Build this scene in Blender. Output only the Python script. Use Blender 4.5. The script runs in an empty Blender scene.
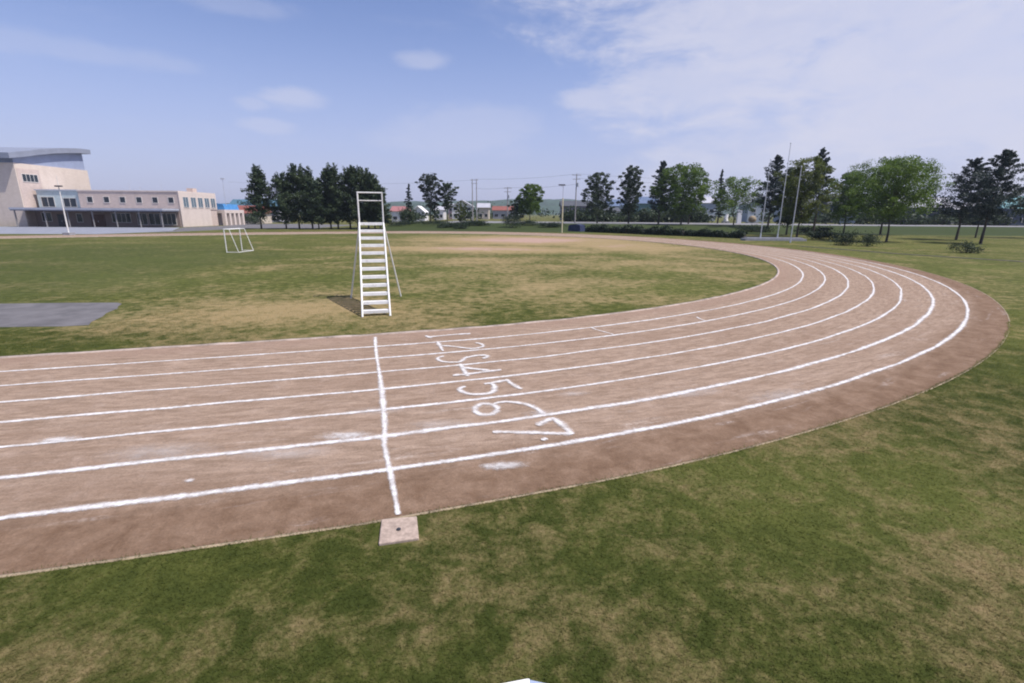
import bpy, math, random
import numpy as np
from mathutils import Vector, Matrix

R = math.radians
SC = bpy.context.scene
COL = SC.collection
rnd = random.Random(11)
CAM_H = 3.4

# --------------------------------------------------------------------------
# helpers
# --------------------------------------------------------------------------
def tag(o, label=None, cat=None, group=None, kind=None):
    if label: o['label'] = label
    if cat: o['category'] = cat
    if group: o['group'] = group
    if kind: o['kind'] = kind
    return o

def empty(name, loc, rz=0, **k):
    o = bpy.data.objects.new(name, None)
    o.empty_display_size = 0.3
    o.location = loc; o.rotation_euler = (0, 0, rz)
    COL.objects.link(o)
    return tag(o, **k)

def mesh_obj(name, verts, faces, mat=None, parent=None, smooth=False, attrs=None, uv=None):
    me = bpy.data.meshes.new(name)
    verts = np.asarray(verts, dtype=np.float32)
    if isinstance(faces, np.ndarray):
        nf, k = faces.shape
        me.vertices.add(len(verts)); me.vertices.foreach_set('co', verts.ravel())
        me.loops.add(nf * k); me.loops.foreach_set('vertex_index', faces.astype(np.int32).ravel())
        me.polygons.add(nf)
        me.polygons.foreach_set('loop_start', np.arange(0, nf * k, k, dtype=np.int32))
        me.update(calc_edges=True); me.validate()
    else:
        me.from_pydata([tuple(map(float, v)) for v in verts], [], faces); me.update()
    if attrs:
        for n, val in attrs.items():
            a = me.attributes.new(n, 'FLOAT', 'POINT')
            a.data.foreach_set('value', np.asarray(val, dtype=np.float32))
    if uv is not None:
        l = me.uv_layers.new(name='UVMap')
        idx = np.zeros(len(me.loops), dtype=np.int32); me.loops.foreach_get('vertex_index', idx)
        l.data.foreach_set('uv', np.asarray(uv, dtype=np.float32)[idx].ravel())
    if smooth: me.polygons.foreach_set('use_smooth', [True] * len(me.polygons))
    if mat: me.materials.append(mat)
    o = bpy.data.objects.new(name, me)
    COL.objects.link(o)
    if parent: o.parent = parent
    return o

class MB:
    """collects boxes, tubes, prisms; build() links ONE mesh object"""
    def __init__(s): s.v = []; s.f = []
    def add(s, vs, fs):
        b = len(s.v); s.v += [tuple(v) for v in vs]; s.f += [tuple(i + b for i in f) for f in fs]; return s
    def box(s, x0, x1, y0, y1, z0, z1):
        vs = [(x, y, z) for z in (z0, z1) for y in (y0, y1) for x in (x0, x1)]
        return s.add(vs, [(0,2,3,1),(4,5,7,6),(0,1,5,4),(2,6,7,3),(0,4,6,2),(1,3,7,5)])
    def tube(s, p0, p1, r0, r1=None, n=8, cap=True):
        r1 = r0 if r1 is None else r1
        p0, p1 = Vector(p0), Vector(p1); d = (p1 - p0).normalized()
        a = d.orthogonal().normalized(); b = d.cross(a)
        vs = []
        for p, r in ((p0, r0), (p1, r1)):
            for i in range(n):
                t = 2*math.pi*i/n; vs.append(p + a*(r*math.cos(t)) + b*(r*math.sin(t)))
        fs = [(i, (i+1)%n, n+(i+1)%n, n+i) for i in range(n)]
        if cap: fs += [tuple(range(n-1, -1, -1)), tuple(range(n, 2*n))]
        return s.add(vs, fs)
    def path(s, pts, radii, n=7):
        for i in range(len(pts)-1): s.tube(pts[i], pts[i+1], radii[i], radii[i+1], n)
        return s
    def prism_y(s, poly, y0, y1):
        """poly in (x,z), extruded along y"""
        n = len(poly)
        vs = [(x, y0, z) for x, z in poly] + [(x, y1, z) for x, z in poly]
        fs = [tuple(range(n)), tuple(range(2*n-1, n-1, -1))] + [(i, n+i, n+(i+1)%n, (i+1)%n) for i in range(n)]
        return s.add(vs, fs)
    def prism_z(s, poly, z0, z1):
        n = len(poly)
        vs = [(x, y, z0) for x, y in poly] + [(x, y, z1) for x, y in poly]
        fs = [tuple(range(n-1, -1, -1)), tuple(range(n, 2*n))] + [(i, (i+1)%n, n+(i+1)%n, n+i) for i in range(n)]
        return s.add(vs, fs)
    def sphere(s, c, r, nu=10, nv=6, sz=1):
        vs = [(c[0], c[1], c[2]-r*sz)]
        for j in range(1, nv):
            t = -math.pi/2 + math.pi*j/nv
            for i in range(nu):
                p = 2*math.pi*i/nu
                vs.append((c[0]+r*math.cos(t)*math.cos(p), c[1]+r*math.cos(t)*math.sin(p), c[2]+r*sz*math.sin(t)))
        vs.append((c[0], c[1], c[2]+r*sz)); top = len(vs)-1
        fs = [(0, 1+(i+1)%nu, 1+i) for i in range(nu)]
        for j in range(nv-2):
            for i in range(nu):
                a = 1+j*nu; fs.append((a+i, a+(i+1)%nu, a+nu+(i+1)%nu, a+nu+i))
        a = 1+(nv-2)*nu
        fs += [(a+i, a+(i+1)%nu, top) for i in range(nu)]
        return s.add(vs, fs)
    def build(s, name, mat, parent=None, smooth=False):
        o = mesh_obj(name, s.v, s.f, mat, parent, smooth)
        if smooth:
            try: o.data.set_sharp_from_angle(angle=R(40))
            except Exception: pass
        return o

# --------------------------------------------------------------------------
# materials
# --------------------------------------------------------------------------
def new_mat(name):
    m = bpy.data.materials.new(name); m.use_nodes = True
    nt = m.node_tree
    return m, nt, nt.nodes['Principled BSDF'], nt.nodes['Material Output']

def nd(nt, typ, **kw):
    n = nt.nodes.new(typ)
    for k, v in kw.items():
        if k.startswith('_'): setattr(n, k[1:], v)
        else: n.inputs[k.replace('__', ' ')].default_value = v
    return n

def mathn(nt, op, a, b=None, c=None, clamp=False):
    n = nt.nodes.new('ShaderNodeMath'); n.operation = op; n.use_clamp = clamp
    for i, x in enumerate((a, b, c)):
        if x is None: continue
        if isinstance(x, (int, float)): n.inputs[i].default_value = x
        else: nt.links.new(x, n.inputs[i])
    return n.outputs[0]

def sstep(nt, a, b, x):
    n = nt.nodes.new('ShaderNodeMapRange'); n.interpolation_type = 'SMOOTHSTEP'
    n.inputs['From Min'].default_value = a; n.inputs['From Max'].default_value = b
    nt.links.new(x, n.inputs['Value'])
    return n.outputs['Result']

def mixc(nt, fac, a, b, blend='MIX'):
    n = nt.nodes.new('ShaderNodeMix'); n.data_type = 'RGBA'; n.blend_type = blend
    for s, x in ((n.inputs['Factor'], fac), (n.inputs['A'], a), (n.inputs['B'], b)):
        pass
    def put(sock, x):
        if isinstance(x, (int, float)): sock.default_value = x
        elif isinstance(x, tuple): sock.default_value = (*x, 1) if len(x) == 3 else x
        else: nt.links.new(x, sock)
    put(n.inputs[0], fac); put(n.inputs[6], a); put(n.inputs[7], b)
    return n.outputs[2]

def noise(nt, vec, scale, detail=4, rough=0.55, dist=0.0):
    n = nt.nodes.new('ShaderNodeTexNoise')
    n.inputs['Scale'].default_value = scale; n.inputs['Detail'].default_value = detail
    n.inputs['Roughness'].default_value = rough; n.inputs['Distortion'].default_value = dist
    if vec is not None: nt.links.new(vec, n.inputs['Vector'])
    return n.outputs['Fac']

def wpos(nt):
    return nt.nodes.new('ShaderNodeNewGeometry').outputs['Position']

def mapping(nt, vec, scale=(1,1,1), loc=(0,0,0), rot=(0,0,0)):
    n = nt.nodes.new('ShaderNodeMapping')
    n.inputs['Scale'].default_value = scale; n.inputs['Location'].default_value = loc; n.inputs['Rotation'].default_value = rot
    nt.links.new(vec, n.inputs['Vector']); return n.outputs['Vector']

def paint(name, col, rough=0.6, var=0.12, scale=3.0, metal=0.0, dirt=None, spec=0.4):
    m, nt, p, out = new_mat(name)
    f = noise(nt, wpos(nt), scale, 5, 0.6)
    lo = tuple(c*(1-var) for c in col); hi = tuple(min(1, c*(1+var)) for c in col)
    c = mixc(nt, sstep(nt, .3, .7, f), lo, hi)
    if dirt:
        g = noise(nt, mapping(nt, wpos(nt), (1.5, 1.5, .35)), scale*1.7, 6, .65)
        c = mixc(nt, sstep(nt, .55, .8, g), c, dirt)
    nt.links.new(c, p.inputs['Base Color'])
    p.inputs['Roughness'].default_value = rough; p.inputs['Metallic'].default_value = metal
    p.inputs['Specular IOR Level'].default_value = spec
    return m

def brick_mat(name, c1, c2, mortar, scale):
    m, nt, p, out = new_mat(name)
    tc = nt.nodes.new('ShaderNodeTexCoord')
    sep = nt.nodes.new('ShaderNodeSeparateXYZ'); nt.links.new(tc.outputs['Object'], sep.inputs[0])
    cmb = nt.nodes.new('ShaderNodeCombineXYZ')
    nt.links.new(mathn(nt, 'ADD', sep.outputs[0], sep.outputs[1]), cmb.inputs[0]); nt.links.new(sep.outputs[2], cmb.inputs[1])
    b = nt.nodes.new('ShaderNodeTexBrick'); b.inputs['Scale'].default_value = scale
    b.inputs['Color1'].default_value = (*c1,1); b.inputs['Color2'].default_value = (*c2,1); b.inputs['Mortar'].default_value = (*mortar,1)
    b.inputs['Mortar Size'].default_value = .02
    nt.links.new(cmb.outputs[0], b.inputs['Vector'])
    g = noise(nt, mapping(nt, tc.outputs['Object'], (1,1,.3)), .6, 6, .65)
    c = mixc(nt, mathn(nt, 'MULTIPLY', sstep(nt, .45, .8, g), .35), b.outputs['Color'], tuple(x*.62 for x in c1))
    nt.links.new(c, p.inputs['Base Color']); p.inputs['Roughness'].default_value = .85
    return m

def glass_mat(name, col):
    m, nt, p, out = new_mat(name)
    p.inputs['Base Color'].default_value = (*col, 1); p.inputs['Roughness'].default_value = .08
    p.inputs['Specular IOR Level'].default_value = .6
    return m

def leaf_mat(name, dark, mid, light, trans=.35, rough=.55, nscale=.55):
    m, nt, p, out = new_mat(name)
    a = nt.nodes.new('ShaderNodeAttribute'); a.attribute_name = 'tint'
    n = noise(nt, wpos(nt), nscale, 3, .6)
    v = mathn(nt, 'ADD', mathn(nt, 'MULTIPLY', a.outputs['Fac'], .55), mathn(nt, 'MULTIPLY', sstep(nt, .3, .72, n), .45))
    ramp = nt.nodes.new('ShaderNodeValToRGB'); nt.links.new(v, ramp.inputs[0])
    e = ramp.color_ramp.elements; e[0].color = (*dark,1); e[0].position = .15; e[1].color = (*light,1); e[1].position = .9
    x = e.new(.5); x.color = (*mid,1)
    nt.links.new(ramp.outputs[0], p.inputs['Base Color']); p.inputs['Roughness'].default_value = rough
    p.inputs['Specular IOR Level'].default_value = .25
    t = nt.nodes.new('ShaderNodeBsdfTranslucent')
    nt.links.new(mixc(nt, .5, ramp.outputs[0], tuple(min(1,c*1.5) for c in light)), t.inputs['Color'])
    mx = nt.nodes.new('ShaderNodeMixShader'); mx.inputs[0].default_value = trans
    nt.links.new(p.outputs[0], mx.inputs[1]); nt.links.new(t.outputs[0], mx.inputs[2]); nt.links.new(mx.outputs[0], out.inputs[0])
    return m

def bark_mat(name, c):
    m, nt, p, out = new_mat(name)
    n = noise(nt, mapping(nt, wpos(nt), (4,4,.8)), 3, 6, .7)
    nt.links.new(mixc(nt, sstep(nt,.35,.7,n), tuple(x*.55 for x in c), c), p.inputs['Base Color']); p.inputs['Roughness'].default_value = .9
    bm = nt.nodes.new('ShaderNodeBump'); bm.inputs['Strength'].default_value = .6; nt.links.new(n, bm.inputs['Height']); nt.links.new(bm.outputs[0], p.inputs['Normal'])
    return m

# grass colour (shared by the ground sheet and the blades), keyed on world position and on the wear and bank-shade attribute
def grass_colour(nt, blade=False):
    P = wpos(nt)
    at = nt.nodes.new('ShaderNodeAttribute'); at.attribute_name = 'dry'
    flat = mapping(nt, P, (1,1,0))
    n1 = noise(nt, flat, .35, 5, .62, .4)       # broad patches
    n2 = noise(nt, flat, 2.5, 7, .70, .5)       # tufts
    n3 = noise(nt, mapping(nt, P, (1,1,0), (7,3,0)), .09, 3, .5)
    n4 = noise(nt, flat, 14, 5, .75)
    green = mixc(nt, sstep(nt, .35, .65, n2), GR_DARK, GR_MID)
    green = mixc(nt, mathn(nt,'MULTIPLY', sstep(nt, .45, .7, n3), .6), green, GR_LIGHT)
    sy = nt.nodes.new('ShaderNodeSeparateXYZ'); nt.links.new(P, sy.inputs[0])
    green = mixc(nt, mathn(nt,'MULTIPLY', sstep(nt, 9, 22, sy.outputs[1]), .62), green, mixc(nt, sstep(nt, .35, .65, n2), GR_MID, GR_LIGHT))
    s = mathn(nt, 'ADD', mathn(nt,'MULTIPLY', mathn(nt,'SUBTRACT', n1, .5), 1.5), mathn(nt,'MULTIPLY', mathn(nt,'SUBTRACT', n2, .5), 2.3))
    s = mathn(nt, 'ADD', s, mathn(nt,'MULTIPLY', mathn(nt,'SUBTRACT', n4, .5), 1.1))
    n5 = noise(nt, mapping(nt, P, (.8,1.25,0), (2,9,0)), .17, 7, .66, .6)
    s = mathn(nt, 'ADD', s, mathn(nt,'MULTIPLY', mathn(nt,'SUBTRACT', n5, .5), 1.5))
    d = mathn(nt, 'ADD', s, at.outputs['Fac'])
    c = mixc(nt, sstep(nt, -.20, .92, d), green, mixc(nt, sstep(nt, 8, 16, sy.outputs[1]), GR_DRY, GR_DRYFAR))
    c = mixc(nt, mathn(nt,'MULTIPLY', sstep(nt, -.05, -.22, at.outputs['Fac']), mathn(nt,'ADD', .35, mathn(nt,'MULTIPLY', n2, .9)), clamp=True), c, (.034,.050,.020))  # negative values: tree shade and rough grass painted dark on the bank
    c = mixc(nt, sstep(nt, 1.1, 1.7, mathn(nt,'ADD', at.outputs['Fac'], mathn(nt,'MULTIPLY', s, .8))), c, (.36,.245,.195))
    if blade:
        t = nt.nodes.new('ShaderNodeAttribute'); t.attribute_name = 'tint'
        c = mixc(nt, mathn(nt,'MULTIPLY', t.outputs['Fac'], .35), c, GR_DARK)
    else:
        f = mathn(nt, 'ADD', .68, mathn(nt, 'MULTIPLY', n4, .62))
        cc = nt.nodes.new('ShaderNodeCombineColor')
        for i in range(3): nt.links.new(f, cc.inputs[i])
        c = mixc(nt, 1.0, c, cc.outputs[0], 'MULTIPLY')
    return c, n4, n2

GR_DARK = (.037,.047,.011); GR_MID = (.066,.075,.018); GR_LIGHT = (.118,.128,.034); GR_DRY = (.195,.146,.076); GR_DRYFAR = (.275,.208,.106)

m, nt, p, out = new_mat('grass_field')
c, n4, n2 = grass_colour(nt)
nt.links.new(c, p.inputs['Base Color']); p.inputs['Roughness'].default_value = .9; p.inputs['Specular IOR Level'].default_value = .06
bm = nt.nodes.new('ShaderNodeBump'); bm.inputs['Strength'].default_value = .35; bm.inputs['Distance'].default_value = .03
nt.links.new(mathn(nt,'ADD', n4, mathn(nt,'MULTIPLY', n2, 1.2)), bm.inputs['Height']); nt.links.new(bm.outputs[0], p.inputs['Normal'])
M_GROUND = m

m, nt, p, out = new_mat('grass_blade')
c, n4, n2 = grass_colour(nt, True); c = mixc(nt, 1.0, c, (1.42,1.42,1.42), 'MULTIPLY')
nt.links.new(c, p.inputs['Base Color']); p.inputs['Roughness'].default_value = .7; p.inputs['Specular IOR Level'].default_value = .08
up = nt.nodes.new('ShaderNodeCombineXYZ'); up.inputs[2].default_value = 1.0; nt.links.new(up.outputs[0], p.inputs['Normal'])
t = nt.nodes.new('ShaderNodeBsdfTranslucent'); nt.links.new(c, t.inputs['Color'])
mx = nt.nodes.new('ShaderNodeMixShader'); mx.inputs[0].default_value = .38
nt.links.new(p.outputs[0], mx.inputs[1]); nt.links.new(t.outputs[0], mx.inputs[2]); nt.links.new(mx.outputs[0], out.inputs[0])
M_BLADE = m

# cinder/dirt track: streaks along the lanes (UV.x across 0..1, UV.y metres along)
m, nt, p, out = new_mat('track_dirt')
uvn = nt.nodes.new('ShaderNodeTexCoord').outputs['UV']
P = wpos(nt)
sep = nt.nodes.new('ShaderNodeSeparateXYZ'); nt.links.new(uvn, sep.inputs[0])
streak = noise(nt, mapping(nt, uvn, (60, 1.6, 1)), 1.0, 7, .70, .3)
broad = noise(nt, mapping(nt, uvn, (9, .16, 1)), 1.0, 4, .6, .5)
mott = noise(nt, P, 2.2, 6, .7, .4)
grit = noise(nt, P, 38, 4, .75)
grit2 = noise(nt, P, 9, 5, .75)
c = mixc(nt, sstep(nt, .3, .7, streak), (.216,.151,.108), (.345,.253,.190))
c = mixc(nt, mathn(nt,'MULTIPLY', sstep(nt, .42, .72, broad), .6), c, (.228,.155,.110))
c = mixc(nt, mathn(nt,'MULTIPLY', sstep(nt, .5, .78, mott), .5), c, (.40,.31,.255))
outer = mathn(nt, 'MULTIPLY', sstep(nt, .82, .93, mathn(nt,'ADD', sep.outputs[0], mathn(nt,'MULTIPLY', mathn(nt,'SUBTRACT', broad, .5), .12))), .85)
c = mixc(nt, outer, c, mixc(nt, sstep(nt,.3,.7,mott), (.122,.071,.042), (.212,.138,.092)))
inner = mathn(nt, 'SUBTRACT', 1.0, sstep(nt, .03, .11, sep.outputs[0]))
c = mixc(nt, mathn(nt,'MULTIPLY', inner, .5), c, (.27,.185,.14))
# chalk dust trodden out of the lines in the outer lanes
dn = noise(nt, mapping(nt, uvn, (26, .55, 1), (3,1.7,0)), 1.0, 6, .7, .6)
dust = mathn(nt,'MULTIPLY', sstep(nt,.56,.80, dn), mathn(nt,'MULTIPLY', sstep(nt,.45,.72,sep.outputs[0]), sstep(nt,.35,.62, grit2)))
c = mixc(nt, mathn(nt,'MULTIPLY', dust, .55), c, (.62,.58,.56))
g = mathn(nt,'ADD', .22, mathn(nt,'MULTIPLY', mathn(nt,'ADD', mathn(nt,'MULTIPLY', grit, .6), mathn(nt,'MULTIPLY', grit2, .4)), 1.55))
cc = nt.nodes.new('ShaderNodeCombineColor')
for i in range(3): nt.links.new(g, cc.inputs[i])
c = mixc(nt, 1.0, c, cc.outputs[0], 'MULTIPLY')
nt.links.new(c, p.inputs['Base Color']); p.inputs['Roughness'].default_value = .95; p.inputs['Specular IOR Level'].default_value = .1
bm = nt.nodes.new('ShaderNodeBump'); bm.inputs['Strength'].default_value = .55; bm.inputs['Distance'].default_value = .02
nt.links.new(mathn(nt,'ADD', mathn(nt,'ADD', grit, mathn(nt,'MULTIPLY', grit2, 1.2)), streak), bm.inputs['Height']); nt.links.new(bm.outputs[0], p.inputs['Normal'])
M_TRACK = m

# chalk powder: UV.x is -1..1 across the stroke, thins out at its edges
def chalk(name, hard=1.0, cover=1.0):
    m, nt, p, out = new_mat(name)
    uvn = nt.nodes.new('ShaderNodeTexCoord').outputs['UV']
    sep = nt.nodes.new('ShaderNodeSeparateXYZ'); nt.links.new(uvn, sep.inputs[0])
    P = wpos(nt)
    n = noise(nt, P, 13, 6, .75); nb = noise(nt, P, 2.3, 4, .6); nf = noise(nt, P, 60, 3, .7)
    ed = mathn(nt,'ABSOLUTE', sep.outputs[0])
    v = mathn(nt,'SUBTRACT', mathn(nt,'ADD', .42, mathn(nt,'MULTIPLY', mathn(nt,'SUBTRACT', n, .5), 1.0)), ed)
    v = mathn(nt,'ADD', v, mathn(nt,'MULTIPLY', mathn(nt,'SUBTRACT', nb, .5), .55))
    v = mathn(nt,'ADD', v, mathn(nt,'MULTIPLY', mathn(nt,'SUBTRACT', nf, .5), .35))
    a = mathn(nt,'MULTIPLY', sstep(nt, -.26/hard, .30/hard, v), cover)
    a = mathn(nt,'MULTIPLY', a, mathn(nt,'ADD', .62, mathn(nt,'MULTIPLY', sstep(nt, .36, .58, noise(nt, P, 5.5, 5, .7)), .38)))
    p.inputs['Base Color'].default_value = (.70,.68,.67,1); p.inputs['Roughness'].default_value = .95; p.inputs['Specular IOR Level'].default_value = .1
    tr = nt.nodes.new('ShaderNodeBsdfTransparent')
    mx = nt.nodes.new('ShaderNodeMixShader'); nt.links.new(a, mx.inputs[0])
    nt.links.new(tr.outputs[0], mx.inputs[1]); nt.links.new(p.outputs[0], mx.inputs[2]); nt.links.new(mx.outputs[0], out.inputs[0])
    return m
M_CHALK = chalk('chalk_line', .78, .95)
M_CHALKTHIN = chalk('chalk_dust', .35, .30)
M_CHALKNUM = chalk('chalk_number', .62, .92)

M_WHITE = paint('white_paint', (.70,.69,.67), .5, .09, 5, dirt=(.40,.33,.25))
M_GALV = paint('galvanised', (.52,.54,.58), .45, .08, 2, .3)
M_CREAMPOLE = paint('cream_pole', (.62,.55,.36), .6, .1, 2)
M_CONC = paint('concrete_block', (.36,.28,.23), .9, .22, 16, dirt=(.22,.155,.115))
M_KERB = paint('kerb_concrete', (.36,.29,.25), .9, .35, 1.8, dirt=(.13,.11,.08))
M_EDGE = paint('edge_strip', (.27,.21,.14), .9, .4, 3.5, dirt=(.09,.085,.035))
M_DARKMETAL = paint('dark_metal', (.05,.05,.06), .5, .2, 5)
M_WOODPOLE = paint('pole_concrete', (.30,.28,.27), .85, .15, 1)
M_DARKCOL = paint('grey_column', (.22,.21,.21), .7)
M_STONE = paint('plinth_stone', (.28,.28,.30), .85, .15, 3, dirt=(.25,.25,.25))
M_CREAM = brick_mat('cream_tiles', (.60,.50,.42), (.65,.55,.47), (.54,.46,.40), .8)
M_PINK = brick_mat('pink_brick', (.50,.40,.35), (.60,.48,.42), (.46,.38,.34), 1.3)
M_ENDWALL = brick_mat('end_wall_tiles', (.62,.52,.46), (.67,.57,.51), (.55,.48,.43), .9)
M_CLAD = paint('blue_grey_cladding', (.27,.31,.43), .5, .06, .8)
M_ROOFMETAL = paint('light_roof_metal', (.42,.44,.50), .45, .06, .8)
M_CANOPY = paint('canopy_metal', (.38,.40,.46), .5, .06, .8)
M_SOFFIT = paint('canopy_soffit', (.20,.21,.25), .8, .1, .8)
M_SHADEWALL = brick_mat('shaded_ground_floor_brick', (.24,.18,.16), (.28,.21,.19), (.22,.18,.16), 1.3)  # wing brick darkened, the canopy's shade put into its colour
M_GLASS = glass_mat('dark_glass', (.018,.026,.036))
M_GLASSB = glass_mat('blue_glass', (.15,.24,.32))
M_TEAL = paint('teal_panel', (.44,.50,.50), .4, .08, 2)
M_BLUEROOF = paint('bright_blue_roof', (.06,.22,.48), .5, .1, 1)
M_FRAME = paint('window_frame', (.66,.62,.58), .5, .05, 3)
M_PAVE = paint('forecourt_paving', (.22,.23,.27), .9, .12, .5, dirt=(.16,.17,.20))
M_ASPH = paint('asphalt', (.125,.118,.122), .95, .22, 1.2, dirt=(.10,.098,.105))
M_ROAD = paint('road_asphalt', (.20,.195,.20), .95, .12, .4)
M_GUTTER = paint('gutter_concrete', (.055,.050,.042), .95, .3, .8)
M_TARP = paint('navy_tarp', (.022,.030,.075), .6, .25, 2)
M_BARK = bark_mat('bark_dark', (.070,.055,.045))
M_BARKG = bark_mat('bark_grey', (.13,.11,.09))
L_PINE = leaf_mat('leaf_pine', (.016,.030,.016), (.034,.056,.026), (.072,.098,.042), .18)
L_SCOTS = leaf_mat('leaf_scots', (.018,.028,.022), (.036,.050,.034), (.070,.088,.056), .15)
L_SPRUCE = leaf_mat('leaf_spruce', (.012,.024,.024), (.026,.042,.038), (.050,.072,.060), .12)
L_DECID = leaf_mat('leaf_bright', (.022,.048,.009), (.070,.125,.017), (.145,.215,.032), .30)
L_YELLOW = leaf_mat('leaf_yellowgreen', (.036,.055,.012), (.085,.110,.022), (.150,.175,.038), .28)
L_MED = leaf_mat('leaf_medium', (.014,.028,.013), (.034,.055,.025), (.070,.092,.042), .2)
L_HEDGE = leaf_mat('leaf_hedge', (.010,.020,.012), (.020,.036,.018), (.040,.062,.026), .15)

# --------------------------------------------------------------------------
# ground
# --------------------------------------------------------------------------
def ss(a, b, x):
    t = np.clip((np.asarray(x, float)-a)/(b-a), 0, 1); return t*t*(3-2*t)
def zg(X, Y):
    """the land beyond the far bend steps up onto a low terrace"""
    return 1.2*ss(101, 121, Y)*ss(-45, -20, X)

BLOBS = [(-8.52, 16.79, 3.3, 2.88, 0.9), (-3.53, 18.35, 2.67, 3.46, 0.6), (-11.38, 15.36, 1.9, 1.29, 0.6), (2.36, 24.07, 3.52, 3.18, 0.6), (-3.09, 35.56, 4.36, 4.19, 0.7), (6.47, 36.3, 4.54, 5.37, 0.5), (5.68, 19.87, 2.1, 1.57, 0.4), (11.02, 28.67, 2.42, 3.3, 0.4), (2.33, 66.98, 11.1, 8.83, 1.9), (-3.24, 49.02, 9.04, 3.79, 1.6), (12.02, 55.44, 5.81, 5.95, 1.3), (-13.4, 30.82, 3.08, 3.12, 0.3), (14.55, 40.35, 3.4, 9.46, 0.5), (1.05, 3.17, 0.49, 0.41, 0.6), (3.49, 3.6, 0.81, 0.65, 0.6), (4.68, 4.12, 0.5, 1.03, 0.6), (2.02, 4.47, 0.64, 0.26, 0.4), (-0.55, 3.68, 0.55, 0.53, 0.35), (-3.6, 3.13, 0.48, 0.29, 0.25), (4.85, 7.0, 0.95, 0.37, 0.4)]
def dry_shade_at(X, Y):
    d = np.zeros(np.shape(X))
    for bx, by, rx, ry, a in BLOBS:
        q = ((X-bx)/(rx*1.15))**2 + ((Y-by)/(ry*1.15))**2
        d = np.maximum(d, a*np.exp(-q*.9)) if a > 1 else d + a*(.62+.10*(by > 9))*np.exp(-q*.9)
    far = ss(9, 16, Y)*(1-ss(44, 60, Y)*.4)*(1-ss(96, 104, Y))
    return np.minimum(d, 2.0) - .02*far - .10*far*ss(-8, -22, X) - .34*ss(93, 101, Y)*ss(-34, -22, X)*(1-ss(119, 123, Y)) - .04*ss(24, 34, X)*ss(35, 50, Y)  # bank term goes negative to carry the painted tree shade and rough grass

def axis(neg, pos, step, near, far, grow):
    a = list(np.arange(-near if neg else neg, pos, step))
    return a
def graded(lo, hi, nlo, nhi, step, grow=1.12):
    core = list(np.arange(nlo, nhi+1e-6, step))
    s = step; x = nhi
    while x < hi: s *= grow; x = min(hi, x+s); core.append(x)
    s = step; x = nlo
    while x > lo: s *= grow; x = max(lo, x-s); core.insert(0, x)
    return np.array(core)
gx = graded(-3600, 3600, -26, 26, .5); gy = graded(-120, 3600, 0, 60, .5)
# keep the bank's slope finely divided
gy = np.unique(np.concatenate([gy, np.arange(96, 126, 2.0)]))
X, Y = np.meshgrid(gx, gy)
nx, ny = len(gx), len(gy)
ii = np.arange(nx*ny).reshape(ny, nx)
F = np.stack([ii[:-1,:-1], ii[:-1,1:], ii[1:,1:], ii[1:,:-1]], -1).reshape(-1, 4)
V = np.stack([X, Y, zg(X, Y)], -1).reshape(-1, 3)
ground = mesh_obj('ground', V, F, M_GROUND, smooth=True, attrs={'dry': dry_shade_at(X, Y).ravel()})
tag(ground, 'mown grass field with worn dry patches around and inside the dirt track', 'grass field', kind='structure')

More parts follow.
